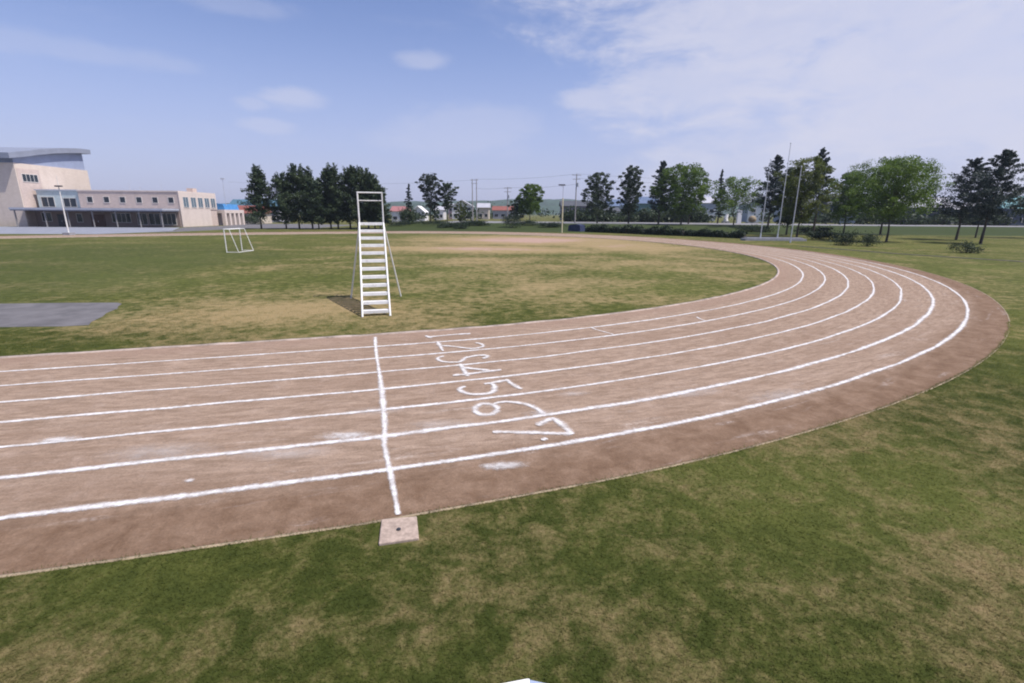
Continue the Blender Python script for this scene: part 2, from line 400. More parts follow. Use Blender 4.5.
# --------------------------------------------------------------------------
# the running track: surveyed edges (inner kerb, seven chalk lines, outer edge)
# --------------------------------------------------------------------------
CURVES = [[[-69.66,-6.92],[-12.37,10.92],[-11.49,11.19],[-10.59,11.47],[-9.68,11.75],[-8.76,12.04],[-7.83,12.32],[-6.89,12.61],[-5.94,12.91],[-4.98,13.2],[-4.01,13.49],[-1.17,14.49],[1.6,15.74],[4.25,17.23],[6.75,18.93],[9.08,20.84],[11.24,22.94],[13.2,25.22],[14.97,27.67],[16.53,30.29],[17.87,33.04],[18.99,35.93],[19.87,38.93],[20.52,42.04],[20.91,45.22],[21.06,48.46],[20.93,51.74],[20.55,55.04],[19.89,58.32],[18.96,61.56],[17.76,64.73],[16.3,67.8],[14.57,70.74],[12.6,73.52],[10.39,76.11],[7.97,78.48],[5.34,80.6],[2.54,82.44],[-0.41,83.99],[-3.49,85.22],[-6.65,86.11],[-9.87,86.67],[-13.11,86.87],[-16.34,86.71],[-19.53,86.21],[-22.64,85.36],[-25.65,84.18],[-29.55,82.34],[-33.36,80.46],[-37.05,78.54],[-40.61,76.58],[-44.05,74.59],[-47.34,72.58],[-50.47,70.56],[-53.46,68.52],[-56.28,66.48],[-58.95,64.45],[-61.44,62.43],[-63.78,60.42],[-132.06,1.79]],[[-68.51,-7.44],[-11.1,10.0],[-10.2,10.27],[-9.3,10.54],[-8.38,10.82],[-7.45,11.1],[-6.5,11.39],[-5.56,11.68],[-4.6,11.97],[-3.64,12.26],[-0.69,13.29],[2.18,14.58],[4.92,16.12],[7.5,17.88],[9.91,19.85],[12.13,22.02],[14.16,24.37],[15.98,26.91],[17.6,29.6],[18.98,32.45],[20.15,35.44],[21.07,38.54],[21.74,41.75],[22.16,45.05],[22.32,48.41],[22.2,51.81],[21.81,55.23],[21.14,58.63],[20.19,62.0],[18.96,65.3],[17.45,68.49],[15.67,71.56],[13.63,74.45],[11.35,77.15],[8.83,79.63],[6.11,81.84],[3.2,83.77],[0.14,85.38],[-3.05,86.67],[-6.34,87.61],[-9.68,88.19],[-13.05,88.4],[-16.41,88.23],[-19.73,87.71],[-22.96,86.82],[-26.08,85.58],[-29.99,83.74],[-33.79,81.84],[-37.48,79.91],[-41.05,77.94],[-44.49,75.93],[-47.78,73.91],[-50.92,71.87],[-53.91,69.81],[-56.74,67.76],[-59.41,65.71],[-61.92,63.67],[-64.26,61.65],[-66.44,59.65],[-132.78,-1.17]],[[-68.28,-8.11],[-10.76,8.98],[-9.87,9.24],[-8.97,9.51],[-8.05,9.78],[-7.12,10.06],[-6.18,10.34],[-5.23,10.63],[-4.27,10.91],[-3.31,11.2],[-0.27,12.26],[2.68,13.59],[5.49,15.17],[8.14,16.98],[10.61,19.0],[12.89,21.23],[14.97,23.65],[16.85,26.25],[18.5,29.02],[19.93,31.95],[21.13,35.01],[22.08,38.21],[22.78,41.51],[23.22,44.9],[23.39,48.36],[23.28,51.86],[22.89,55.38],[22.21,58.9],[21.24,62.38],[19.98,65.78],[18.44,69.09],[16.61,72.25],[14.52,75.25],[12.17,78.05],[9.58,80.61],[6.78,82.91],[3.78,84.91],[0.62,86.59],[-2.68,87.92],[-6.07,88.89],[-9.53,89.49],[-13.01,89.71],[-16.48,89.54],[-19.9,89.0],[-23.23,88.08],[-26.45,86.79],[-30.36,84.94],[-34.16,83.03],[-37.86,81.08],[-41.43,79.1],[-44.86,77.08],[-48.16,75.05],[-51.31,72.99],[-54.3,70.92],[-57.14,68.86],[-59.81,66.79],[-62.32,64.74],[-64.67,62.7],[-66.86,60.68],[-133.07,-0.28]],[[-67.15,-8.53],[-9.54,8.22],[-8.63,8.48],[-7.72,8.75],[-6.79,9.02],[-5.85,9.3],[-4.91,9.58],[-3.95,9.86],[-2.99,10.15],[0.14,11.23],[3.17,12.6],[6.06,14.22],[8.78,16.08],[11.31,18.16],[13.65,20.45],[15.78,22.93],[17.69,25.6],[19.39,28.44],[20.86,31.44],[22.1,34.59],[23.08,37.87],[23.81,41.26],[24.27,44.74],[24.46,48.3],[24.36,51.91],[23.96,55.54],[23.28,59.16],[22.29,62.75],[21.01,66.26],[19.43,69.68],[17.56,72.95],[15.41,76.05],[12.99,78.95],[10.33,81.6],[7.44,83.98],[4.35,86.05],[1.09,87.79],[-2.3,89.17],[-5.8,90.18],[-9.37,90.81],[-12.96,91.03],[-16.54,90.86],[-20.07,90.29],[-23.5,89.34],[-26.82,88.01],[-30.73,86.14],[-34.54,84.22],[-38.23,82.26],[-41.8,80.26],[-45.24,78.24],[-48.54,76.19],[-51.69,74.12],[-54.69,72.04],[-57.53,69.96],[-60.21,67.88],[-62.73,65.81],[-65.08,63.76],[-67.28,61.72],[-133.35,0.62]],[[-66.0,-9.0],[-8.3,7.46],[-7.39,7.72],[-6.46,7.98],[-5.53,8.26],[-4.58,8.53],[-3.63,8.81],[-2.67,9.09],[0.55,10.21],[3.66,11.62],[6.62,13.28],[9.41,15.19],[12.0,17.33],[14.39,19.67],[16.57,22.21],[18.53,24.95],[20.27,27.86],[21.79,30.93],[23.06,34.16],[24.07,37.52],[24.83,41.01],[25.31,44.59],[25.51,48.24],[25.42,51.95],[25.03,55.69],[24.34,59.42],[23.34,63.11],[22.03,66.74],[20.41,70.26],[18.5,73.64],[16.29,76.85],[13.81,79.84],[11.08,82.58],[8.11,85.04],[4.93,87.19],[1.57,88.99],[-1.93,90.43],[-5.53,91.47],[-9.21,92.12],[-12.91,92.35],[-16.6,92.18],[-20.24,91.59],[-23.78,90.6],[-27.19,89.22],[-31.1,87.34],[-34.91,85.41],[-38.61,83.44],[-42.18,81.43],[-45.62,79.39],[-48.92,77.33],[-52.08,75.25],[-55.08,73.16],[-57.92,71.06],[-60.61,68.97],[-63.13,66.88],[-65.5,64.81],[-67.7,62.77],[-133.64,1.51]],[[-65.79,-9.59],[-7.97,6.44],[-7.06,6.69],[-6.14,6.95],[-5.2,7.22],[-4.26,7.49],[-3.3,7.77],[-2.34,8.05],[0.96,9.19],[4.15,10.63],[7.18,12.35],[10.03,14.31],[12.67,16.49],[15.11,18.9],[17.34,21.5],[19.36,24.3],[21.14,27.28],[22.7,30.43],[24.0,33.73],[25.05,37.18],[25.84,40.75],[26.34,44.43],[26.56,48.18],[26.48,51.99],[26.09,55.83],[25.39,59.67],[24.38,63.48],[23.04,67.21],[21.39,70.84],[19.44,74.33],[17.18,77.64],[14.63,80.73],[11.82,83.57],[8.77,86.11],[5.5,88.33],[2.05,90.2],[-1.55,91.68],[-5.26,92.77],[-9.05,93.44],[-12.86,93.68],[-16.66,93.5],[-20.41,92.89],[-24.05,91.86],[-27.56,90.44],[-31.48,88.55],[-35.29,86.61],[-38.99,84.62],[-42.56,82.6],[-46.0,80.55],[-49.31,78.47],[-52.46,76.38],[-55.47,74.27],[-58.32,72.16],[-61.01,70.06],[-63.54,67.96],[-65.91,65.87],[-68.12,63.81],[-133.93,2.42]],[[-64.62,-10.11],[-6.73,5.68],[-5.81,5.93],[-4.88,6.19],[-3.93,6.45],[-2.98,6.72],[-2.02,7.0],[1.37,8.17],[4.64,9.66],[7.74,11.42],[10.64,13.43],[13.34,15.67],[15.83,18.13],[18.11,20.79],[20.17,23.65],[22.0,26.7],[23.59,29.92],[24.94,33.31],[26.02,36.84],[26.84,40.49],[27.37,44.26],[27.6,48.12],[27.53,52.03],[27.15,55.97],[26.44,59.92],[25.41,63.84],[24.06,67.68],[22.37,71.42],[20.37,75.02],[18.06,78.44],[15.46,81.63],[12.57,84.55],[9.44,87.18],[6.08,89.48],[2.53,91.41],[-1.17,92.94],[-4.99,94.07],[-8.89,94.76],[-12.81,95.01],[-16.72,94.82],[-20.58,94.19],[-24.33,93.13],[-27.94,91.66],[-31.85,89.76],[-35.66,87.81],[-39.36,85.81],[-42.94,83.78],[-46.38,81.71],[-49.69,79.62],[-52.85,77.51],[-55.86,75.4],[-58.71,73.27],[-61.41,71.15],[-63.94,69.04],[-66.32,66.94],[-68.54,64.86],[-134.22,3.32]],[[-63.42,-10.69],[-5.48,4.91],[-4.55,5.16],[-3.61,5.42],[-2.66,5.69],[-1.7,5.96],[1.77,7.16],[5.12,8.69],[8.28,10.5],[11.24,12.56],[13.99,14.85],[16.53,17.36],[18.86,20.08],[20.97,23.01],[22.84,26.12],[24.47,29.42],[25.86,32.88],[26.98,36.49],[27.82,40.24],[28.38,44.1],[28.63,48.05],[28.57,52.06],[28.2,56.11],[27.49,60.17],[26.45,64.19],[25.07,68.15],[23.35,72.0],[21.31,75.71],[18.95,79.23],[16.28,82.52],[13.32,85.54],[10.11,88.25],[6.66,90.62],[3.01,92.62],[-0.8,94.21],[-4.72,95.37],[-8.73,96.09],[-12.77,96.35],[-16.79,96.15],[-20.75,95.5],[-24.6,94.41],[-28.31,92.89],[-32.23,90.97],[-36.04,89.0],[-39.74,87.0],[-43.32,84.95],[-46.76,82.87],[-50.07,80.77],[-53.24,78.65],[-56.25,76.52],[-59.11,74.38],[-61.81,72.25],[-64.35,70.12],[-66.73,68.0],[-68.96,65.91],[-71.03,63.84],[-134.68,0.21]],[[-63.23,-11.17],[-5.14,3.86],[-4.22,4.1],[-3.28,4.35],[-2.33,4.61],[-1.37,4.88],[2.19,6.12],[5.61,7.7],[8.83,9.55],[11.85,11.66],[14.66,14.01],[17.25,16.58],[19.62,19.36],[21.78,22.34],[23.7,25.53],[25.38,28.89],[26.8,32.43],[27.96,36.13],[28.84,39.97],[29.42,43.92],[29.69,47.97],[29.65,52.09],[29.28,56.25],[28.57,60.42],[27.51,64.56],[26.11,68.63],[24.37,72.6],[22.28,76.42],[19.87,80.05],[17.13,83.44],[14.1,86.56],[10.8,89.37],[7.26,91.82],[3.52,93.88],[-0.4,95.52],[-4.44,96.73],[-8.56,97.47],[-12.71,97.74],[-16.85,97.54],[-20.93,96.86],[-24.89,95.73],[-28.7,94.16],[-32.62,92.23],[-36.43,90.25],[-40.13,88.23],[-43.71,86.18],[-47.16,84.09],[-50.47,81.97],[-53.64,79.84],[-56.66,77.69],[-59.52,75.54],[-62.22,73.39],[-64.77,71.24],[-67.16,69.11],[-69.4,67.0],[-71.47,64.92],[-134.99,1.15]]]

def resample(pts, step):
    """Catmull-Rom through the survey points, evenly spaced"""
    P = np.array(pts, float)
    out = []
    for i in range(len(P)-1):
        p0 = P[max(i-1, 0)]; p1 = P[i]; p2 = P[i+1]; p3 = P[min(i+2, len(P)-1)]
        L = np.linalg.norm(p2-p1)
        if L > 20: p0 = p1-(p2-p1)*.05; p3 = p2+(p2-p1)*.05
        n = max(2, int(L/.1))
        t = np.linspace(0, 1, n, endpoint=False)[:, None]
        if L > 20: q = p1*(1-t)+p2*t
        else:
            if np.linalg.norm(p1-p0) > 20: p0 = p1-(p2-p1)
            if np.linalg.norm(p3-p2) > 20: p3 = p2+(p2-p1)
            q = .5*((2*p1)+(-p0+p2)*t+(2*p0-5*p1+4*p2-p3)*t**2+(-p0+3*p1-3*p2+p3)*t**3)
        out.append(q)
    Q = np.vstack(out+[P[-1:]])
    s = np.r_[0, np.cumsum(np.linalg.norm(np.diff(Q, axis=0), axis=1))]
    n = int(s[-1]/step)+1 if step < 5 else int(step)
    t = np.linspace(0, s[-1], n)
    return np.stack([np.interp(t, s, Q[:, 0]), np.interp(t, s, Q[:, 1])], -1)

def normals(Q):
    d = np.gradient(Q, axis=0); d /= np.linalg.norm(d, axis=1, keepdims=True)
    return np.stack([-d[:, 1], d[:, 0]], -1)

inner = resample(CURVES[0], 600); outerc = resample(CURVES[8], 600)
rows = [resample(c, 600) for c in CURVES]
offs = np.array([0]+[.143+1.091*k for k in range(1, 8)]+[8.92]); offs = offs/offs[-1]
V = np.vstack([np.c_[r, np.full(600, .006)] for r in rows])
L = np.r_[0, np.cumsum(np.linalg.norm(np.diff(rows[5], axis=0), axis=1))]
UV = np.vstack([np.stack([np.full(600, offs[k]), L], -1) for k in range(9)])
ii = np.arange(9*600).reshape(9, 600)
F = np.stack([ii[:-1,:-1], ii[1:,:-1], ii[1:,1:], ii[:-1,1:]], -1).reshape(-1, 4)
track = mesh_obj('running_track', V, F, M_TRACK, uv=UV)
tag(track, 'brown dirt running track with seven chalked lanes bending round the field', 'running track', kind='structure')

def ribbon(name, pts, width, mat, parent, z, jit=.006, seed=1, wpow=None, wander=.012):
    """flat chalk stroke on the track; the powder only covers the middle of it"""
    Q = np.array(pts, float); N = normals(Q); n = len(Q)
    rg = np.random.default_rng(seed)
    s = np.r_[0, np.cumsum(np.linalg.norm(np.diff(Q, axis=0), axis=1))]
    k = max(4, int(s[-1]/.9))
    wob = np.interp(s, np.linspace(0, s[-1], k), rg.normal(0, wander, k))
    wv = width*(1+np.interp(s, np.linspace(0, s[-1], k), rg.normal(0, .13, k)))
    if name == 'chalk_smudge': wv = wv*np.sin(np.pi*np.clip(s/s[-1], .02, .98))**.7*(1+rg.normal(0, .25, n))
    if wpow is not None: wv = wv*wpow(Q)
    C = Q+N*wob[:, None]
    hw = wv*1.15
    A = C+N*hw[:, None]; B = C-N*hw[:, None]
    V = np.vstack([np.c_[A, np.full(n, z)], np.c_[B, np.full(n, z)]])
    UV = np.vstack([np.c_[np.full(n, -1.), s], np.c_[np.full(n, 1.), s]])
    i = np.arange(n-1)
    F = np.stack([i, n+i, n+i+1, i+1], -1)
    return mesh_obj(name, V, F, mat, parent, uv=UV)

for k in range(1, 8):
    q = resample(CURVES[k], .35)
    base = [.082,.080,.080,.080,.084,.106,.092][k-1]
    fade = lambda Q: np.where(Q[:,1] > 30, np.where(Q[:,1] > 60, .55, np.interp(Q[:,1], [30,60], [1.25,.9])), 1.0)
    ribbon('lane_line', q, base, M_CHALK, track, .012+.0005*k, seed=40+k, wpow=fade)

START = [(-3.84,13.27), (-3.56,12.29), (-3.22,11.14), (-2.91,10.14), (-2.59,9.09), (-2.28,8.07), (-2.06,7.32), (-1.91,6.72), (-1.65,5.98), (-1.46,5.4), (-1.31,4.94)]
ribbon('start_line', resample(START, .06), .072, M_CHALK, track, .020, seed=5,
       wpow=lambda Q: np.interp(Q[:,1], [4.9,6.2,7.0,9.0,13], [.78,.95,1.35,1.15,.95]))
DIGITS = {
 '1': [[(-2.41,13.33), (-2.14,13.42), (-1.7,13.62), (-1.21,13.76)], [(-2.46,13.47), (-2.27,13.20)]],
 '2': [[(-2.04,12.83), (-1.89,12.36), (-1.75,11.88)], [(-1.85,12.41), (-1.54,12.33), (-1.21,12.18), (-0.96,12.15), (-0.76,12.35), (-0.81,12.6), (-0.98,12.73)]],
 '3': [[(-1.47,10.93), (-1.65,10.99), (-1.78,11.17), (-1.77,11.33), (-1.66,11.42)], [(-1.50,10.92), (-1.23,10.95), (-1.16,11.17), (-1.08,11.4)], [(-1.14,11.26), (-0.89,11.48), (-0.66,11.52), (-0.60,11.38), (-0.70,11.24)]],
 '4': [[(-1.2,10.80), (-1.12,10.53), (-0.95,9.92)], [(-1.28,9.97), (-0.96,10.06), (-0.57,10.24), (-0.23,10.38)], [(-1.12,10.55), (-0.9,10.45), (-0.5,10.32)]],
 '5': [[(-0.93,9.28), (-1.04,9.16), (-0.99,9.0), (-0.83,8.86), (-0.61,8.85), (-0.42,8.92), (-0.34,9.09), (-0.35,9.33), (-0.44,9.48), (-0.57,9.44)], [(-0.44,9.49), (-0.28,9.59), (-0.09,9.68)], [(-0.11,9.74), (0.0,9.46), (0.19,9.14)]],
 '6': [[(-.25+0,8.11), (-.26,8.01), (-.3,7.92), (-.37,7.87), (-.44,7.85), (-.52,7.86), (-.59,7.92), (-.64,8.0), (-.66,8.1), (-.65,8.2), (-.61,8.29), (-.55,8.35), (-.47,8.37), (-.39,8.35), (-.32,8.29), (-.27,8.21), (-.25,8.11)], [(-.33,8.36), (-.13,8.47), (.14,8.42), (.32,8.31), (.46,8.12), (.58,7.9)]],
 '7': [[(-.30,7.18), (.19,7.16), (.97,7.12)], [(.97,7.10), (.87,7.39), (.72,7.74)], [(.74,7.74), (.58,7.61), (.42,7.43)], [(.46,6.91), (.57,6.92)]],
}
for ch, strokes in DIGITS.items():
    vs = []; fs = []; uvs = []
    for si, st in enumerate(strokes):
        q = resample(st, .04)
        # soft ends
        N = normals(q); n = len(q)
        s = np.r_[0, np.cumsum(np.linalg.norm(np.diff(q, axis=0), axis=1))]
        w = .088*1.15*(1+.22*np.random.default_rng(ord(ch)+si).normal(size=n).cumsum()/max(1, n**.5))*np.interp(s, [0, .05, s[-1]-.05, s[-1]], [.6, 1, 1, .6])
        b = len(vs); z = .0215+.0012*si
        for a in range(n): vs.append((*(q[a]+N[a]*w[a]), z)); uvs.append((-1, s[a]))
        for a in range(n): vs.append((*(q[a]-N[a]*w[a]), z)); uvs.append((1, s[a]))
        fs += [(b+a, b+n+a, b+n+a+1, b+a+1) for a in range(n-1)]
    o = mesh_obj('lane_number', vs, np.array(fs), M_CHALKNUM, track, uv=uvs)
    o['label'] = 'chalked lane number %s' % ch
for k, (a, b, wd) in enumerate([((2.42,14.70), (2.96,13.80), .05), ((6.34,16.4), (6.43,15.7), .05)]):
    ribbon('lane_tick', resample([a, ((a[0]+b[0])/2-.05, (a[1]+b[1])/2), b], .05), wd, M_CHALK, track, .022, seed=70+k)
M_CHALKBLOB = chalk('chalk_powder', .55, .8)
def smudge(cx, cy, rx, ry, rot, seed, mat):
    rgs = np.random.default_rng(seed); vs = [(cx, cy, .0235+.0003*seed)]; uv = [(0, 0)]; n = 28; rings = 5
    for j in range(1, rings+1):
        for i in range(n):
            t = 2*math.pi*i/n; r = j/rings
            x, y = rx*r*math.cos(t), ry*r*math.sin(t)
            vs.append((cx+x*math.cos(rot)-y*math.sin(rot), cy+x*math.sin(rot)+y*math.cos(rot), vs[0][2])); uv.append((r*.95, 0))
    fs = [(0, 1+i, 1+(i+1) % n) for i in range(n)]
    for j in range(rings-1):
        a = 1+j*n; fs += [(a+i, a+n+i, a+n+(i+1) % n, a+(i+1) % n) for i in range(n)]
    return mesh_obj('chalk_smudge', vs, fs, mat, track, uv=uv)
for k, (x, y, rx, ry, rot, m_) in enumerate([(-.10,6.10,.42,.16,.1,M_CHALKBLOB), (-.32,6.07,.16,.10,0,M_CHALKBLOB), (-2.6,7.0,.55,.20,.1,M_CHALKBLOB), (-4.17,5.64,.10,.07,0,M_CHALKBLOB), (-6.9,6.78,.4,.16,.15,M_CHALKBLOB),
        (-1.2,7.45,.6,.22,.1,M_CHALKTHIN), (-5.1,6.4,.9,.35,.1,M_CHALKTHIN), (3.6,9.0,.7,.22,.3,M_CHALKTHIN), (1.2,8.9,.4,.14,.2,M_CHALKTHIN), (-2.35,8.0,.5,.2,.1,M_CHALKTHIN), (-3.3,6.4,.8,.25,.1,M_CHALKTHIN), (.5,7.95,.35,.16,.2,M_CHALKTHIN), (5.2,8.9,.9,.3,.4,M_CHALKTHIN)]):
    smudge(x, y, rx, ry, rot, k, m_)

def strip(name, Q, w0, w1, z0, z1, mat, parent, jz=0.0, seed=3):
    """kerb: a low raised strip from offset w0 to w1 beside a curve"""
    N = normals(Q); n = len(Q)
    rg = np.random.default_rng(seed); h = z1+rg.uniform(-jz, jz, n)
    A = Q+N*w0; B = Q+N*w1
    V = np.vstack([np.c_[A, np.full(n, z0)], np.c_[A, h], np.c_[B, h], np.c_[B, np.full(n, z0)]])
    i = np.arange(n-1); F = []
    for a in range(3): F.append(np.stack([a*n+i, a*n+i+1, (a+1)*n+i+1, (a+1)*n+i], -1))
    return mesh_obj(name, V, np.vstack(F), mat, parent)
strip('inner_kerb', resample(CURVES[0], .45), -.01, .10, -.02, .035, M_KERB, track, .010)
strip('outer_edging', resample(CURVES[8], .5), -.018, .014, -.02, .010, M_EDGE, track, .003)

# --------------------------------------------------------------------------
# other paved ground
# --------------------------------------------------------------------------
def sheet(name, poly, z, mat, label, cat='paving'):
    o = MB().prism_z(poly, z-.05, z).build(name, mat); return tag(o, label, cat, kind='structure')
sheet('asphalt_pad', [(-22,17.4), (-19.2,17.95), (-17,18.22), (-15.9,18.3), (-15.1,18.36), (-14.75,18.1), (-14.5,17.6), (-14.2,17.2), (-13.95,16.4), (-13.6,15.8), (-13.3,15.0), (-13.0,14.55), (-13.6,14.35), (-14.6,14.27), (-15.61,14.15), (-17.5,14.08), (-20,13.9)], .008, M_ASPH, 'grey asphalt pad set in the infield grass', 'pad')
sheet('forecourt', [(-150,84), (-118,80), (-76,73.2), (-62.5,74.5), (-60.8,82), (-61.5,90), (-72,108), (-150,104.5)], .010, M_PAVE, 'pale blue-grey paved forecourt in front of the school', 'forecourt')
sheet('car_park', [(-60.6,82), (-58,83.5), (-56,107), (-27,112), (-26,134), (-62,150), (-120,150), (-120,136), (-72,128), (-71.8,108.2), (-61.3,90)], .006, M_ASPH, 'dark asphalt car park behind the row of pines', 'car park')
road = mesh_obj('road', [(-18,122,1.212),(-18,152,1.212),(60,149,1.212),(60,121,1.212),(150,118,1.212),(150,136,1.212)], [(0,3,2,1),(3,4,5,2)], M_ROAD)
tag(road, 'grey road running along the terrace behind the trees', 'road', kind='structure')
gut = resample([(33.5,58), (34.9,52.4), (36.5,46.9), (38.8,42.4), (42.5,36.5), (46,31)], .6)
g = strip('gutter', gut, -.42, .42, -.05, .012, M_GUTTER, None, .004); tag(g, 'dark concrete drain strip crossing the grass right of the track', 'drain', kind='structure')

# --------------------------------------------------------------------------
# grass blades near the camera (ground cover: nobody could count it)
# --------------------------------------------------------------------------
def inside(poly, P):
    x, y = P[:, 0], P[:, 1]; c = np.zeros(len(P), bool); j = len(poly)-1
    for i in range(len(poly)):
        xi, yi = poly[i]; xj, yj = poly[j]
        if yi != yj:
            h = ((yi > y) != (yj > y)) & (x < (xj-xi)*(y-yi)/(yj-yi)+xi); c ^= h
        j = i
    return c
rg = np.random.default_rng(4)
outer_poly = resample(CURVES[8], 260); inner_poly = resample(CURVES[0], 260)
def scatter(x0, x1, y0, y1, dens):
    n = int((x1-x0)*(y1-y0)*dens); return np.c_[rg.uniform(x0, x1, n), rg.uniform(y0, y1, n)]
NB = 460000
yy = 1.6+(24-1.6)*rg.uniform(0, 1, NB)**2.6
xx = rg.uniform(-1, 1, NB)*(1.12*yy+1.0)
P = np.c_[xx, yy]
io = inside(outer_poly, P); ii_ = inside(inner_poly, P)
thin = rg.uniform(0, 1, NB) < 1-ss(13, 23.5, yy)
P = P[(~io | ii_) & thin]
ed = resample(CURVES[8], .012); ed = ed[(ed[:,1] > 1.5) & (ed[:,1] < 16) & (np.abs(ed[:,0]) < 1.12*ed[:,1]+1)]
en = normals(resample(CURVES[8], .012))[:1]
edn = normals(ed); eo = np.abs(rg.normal(0, .018, len(ed)))*(1+np.sin(ed[:,0]*5.1)*.5+np.sin(ed[:,0]*1.7+ed[:,1]*2.3)*.5)
P = np.vstack([P, ed+edn*eo[:,None], (ed-edn*.02)[::2]])
nE = len(ed)+len(ed[::2]); G = np.c_[P, np.interp(P[:,1], [1.6,4,8,16,24], [.019,.023,.030,.036,.040]), np.interp(P[:,1], [1.6,4,8,16,24], [.0055,.008,.013,.020,.026])]
G[-nE:,2:] *= 1.1
pad = (G[:,0] < -12.6) & (G[:,1] > 13.8) & (G[:,1] < 18.6); G = G[~pad]
blk = (G[:,0] > -1.50) & (G[:,0] < -.96) & (G[:,1] > 4.40) & (G[:,1] < 4.95); G = G[~blk]
n = len(G); az = rg.uniform(0, 2*np.pi, n); h = G[:,2]*rg.uniform(.45, 1.25, n); w = G[:,3]*rg.uniform(.6, 1.2, n)
lean = h*rg.uniform(.7, 2.2, n); la = az+np.pi/2+rg.normal(0, .3, n)
zb = np.zeros(n)
A = np.c_[G[:,0]-np.cos(az)*w/2, G[:,1]-np.sin(az)*w/2, zb]; B = np.c_[G[:,0]+np.cos(az)*w/2, G[:,1]+np.sin(az)*w/2, zb]
C = np.c_[G[:,0]+np.cos(la)*lean, G[:,1]+np.sin(la)*lean, zb+h]
V = np.stack([A, B, C], 1).reshape(-1, 3); F = np.arange(3*n).reshape(-1, 3)
tint = np.repeat(rg.uniform(0, 1, n)**1.5, 3)
gr = mesh_obj('grass', V, F, M_BLADE, attrs={'tint': tint, 'dry': dry_shade_at(V[:,0], V[:,1])})
tag(gr, 'short mown grass, green with dry straw patches, beside the dirt track', 'grass', kind='stuff')

# --------------------------------------------------------------------------
# trees
# --------------------------------------------------------------------------
def leaf_quads(C, size, rg, flat=0.0):
    """C: centres, size: per-leaf size -> verts, faces (random rhombi)"""
    n = len(C)
    u = rg.normal(size=(n, 3)); u[:, 2] *= (1-flat*.8); u /= np.linalg.norm(u, axis=1, keepdims=True)
    t = rg.normal(size=(n, 3)); v = np.cross(u, t); v /= np.linalg.norm(v, axis=1, keepdims=True)
    a = size[:, None]*rg.uniform(.7, 1.3, (n, 1)); b = a*rg.uniform(.45, .8, (n, 1))
    V = np.stack([C-u*a*.5, C+v*b*.5, C+u*a*.5, C-v*b*.5], 1).reshape(-1, 3)
    return V, np.arange(4*n).reshape(-1, 4)

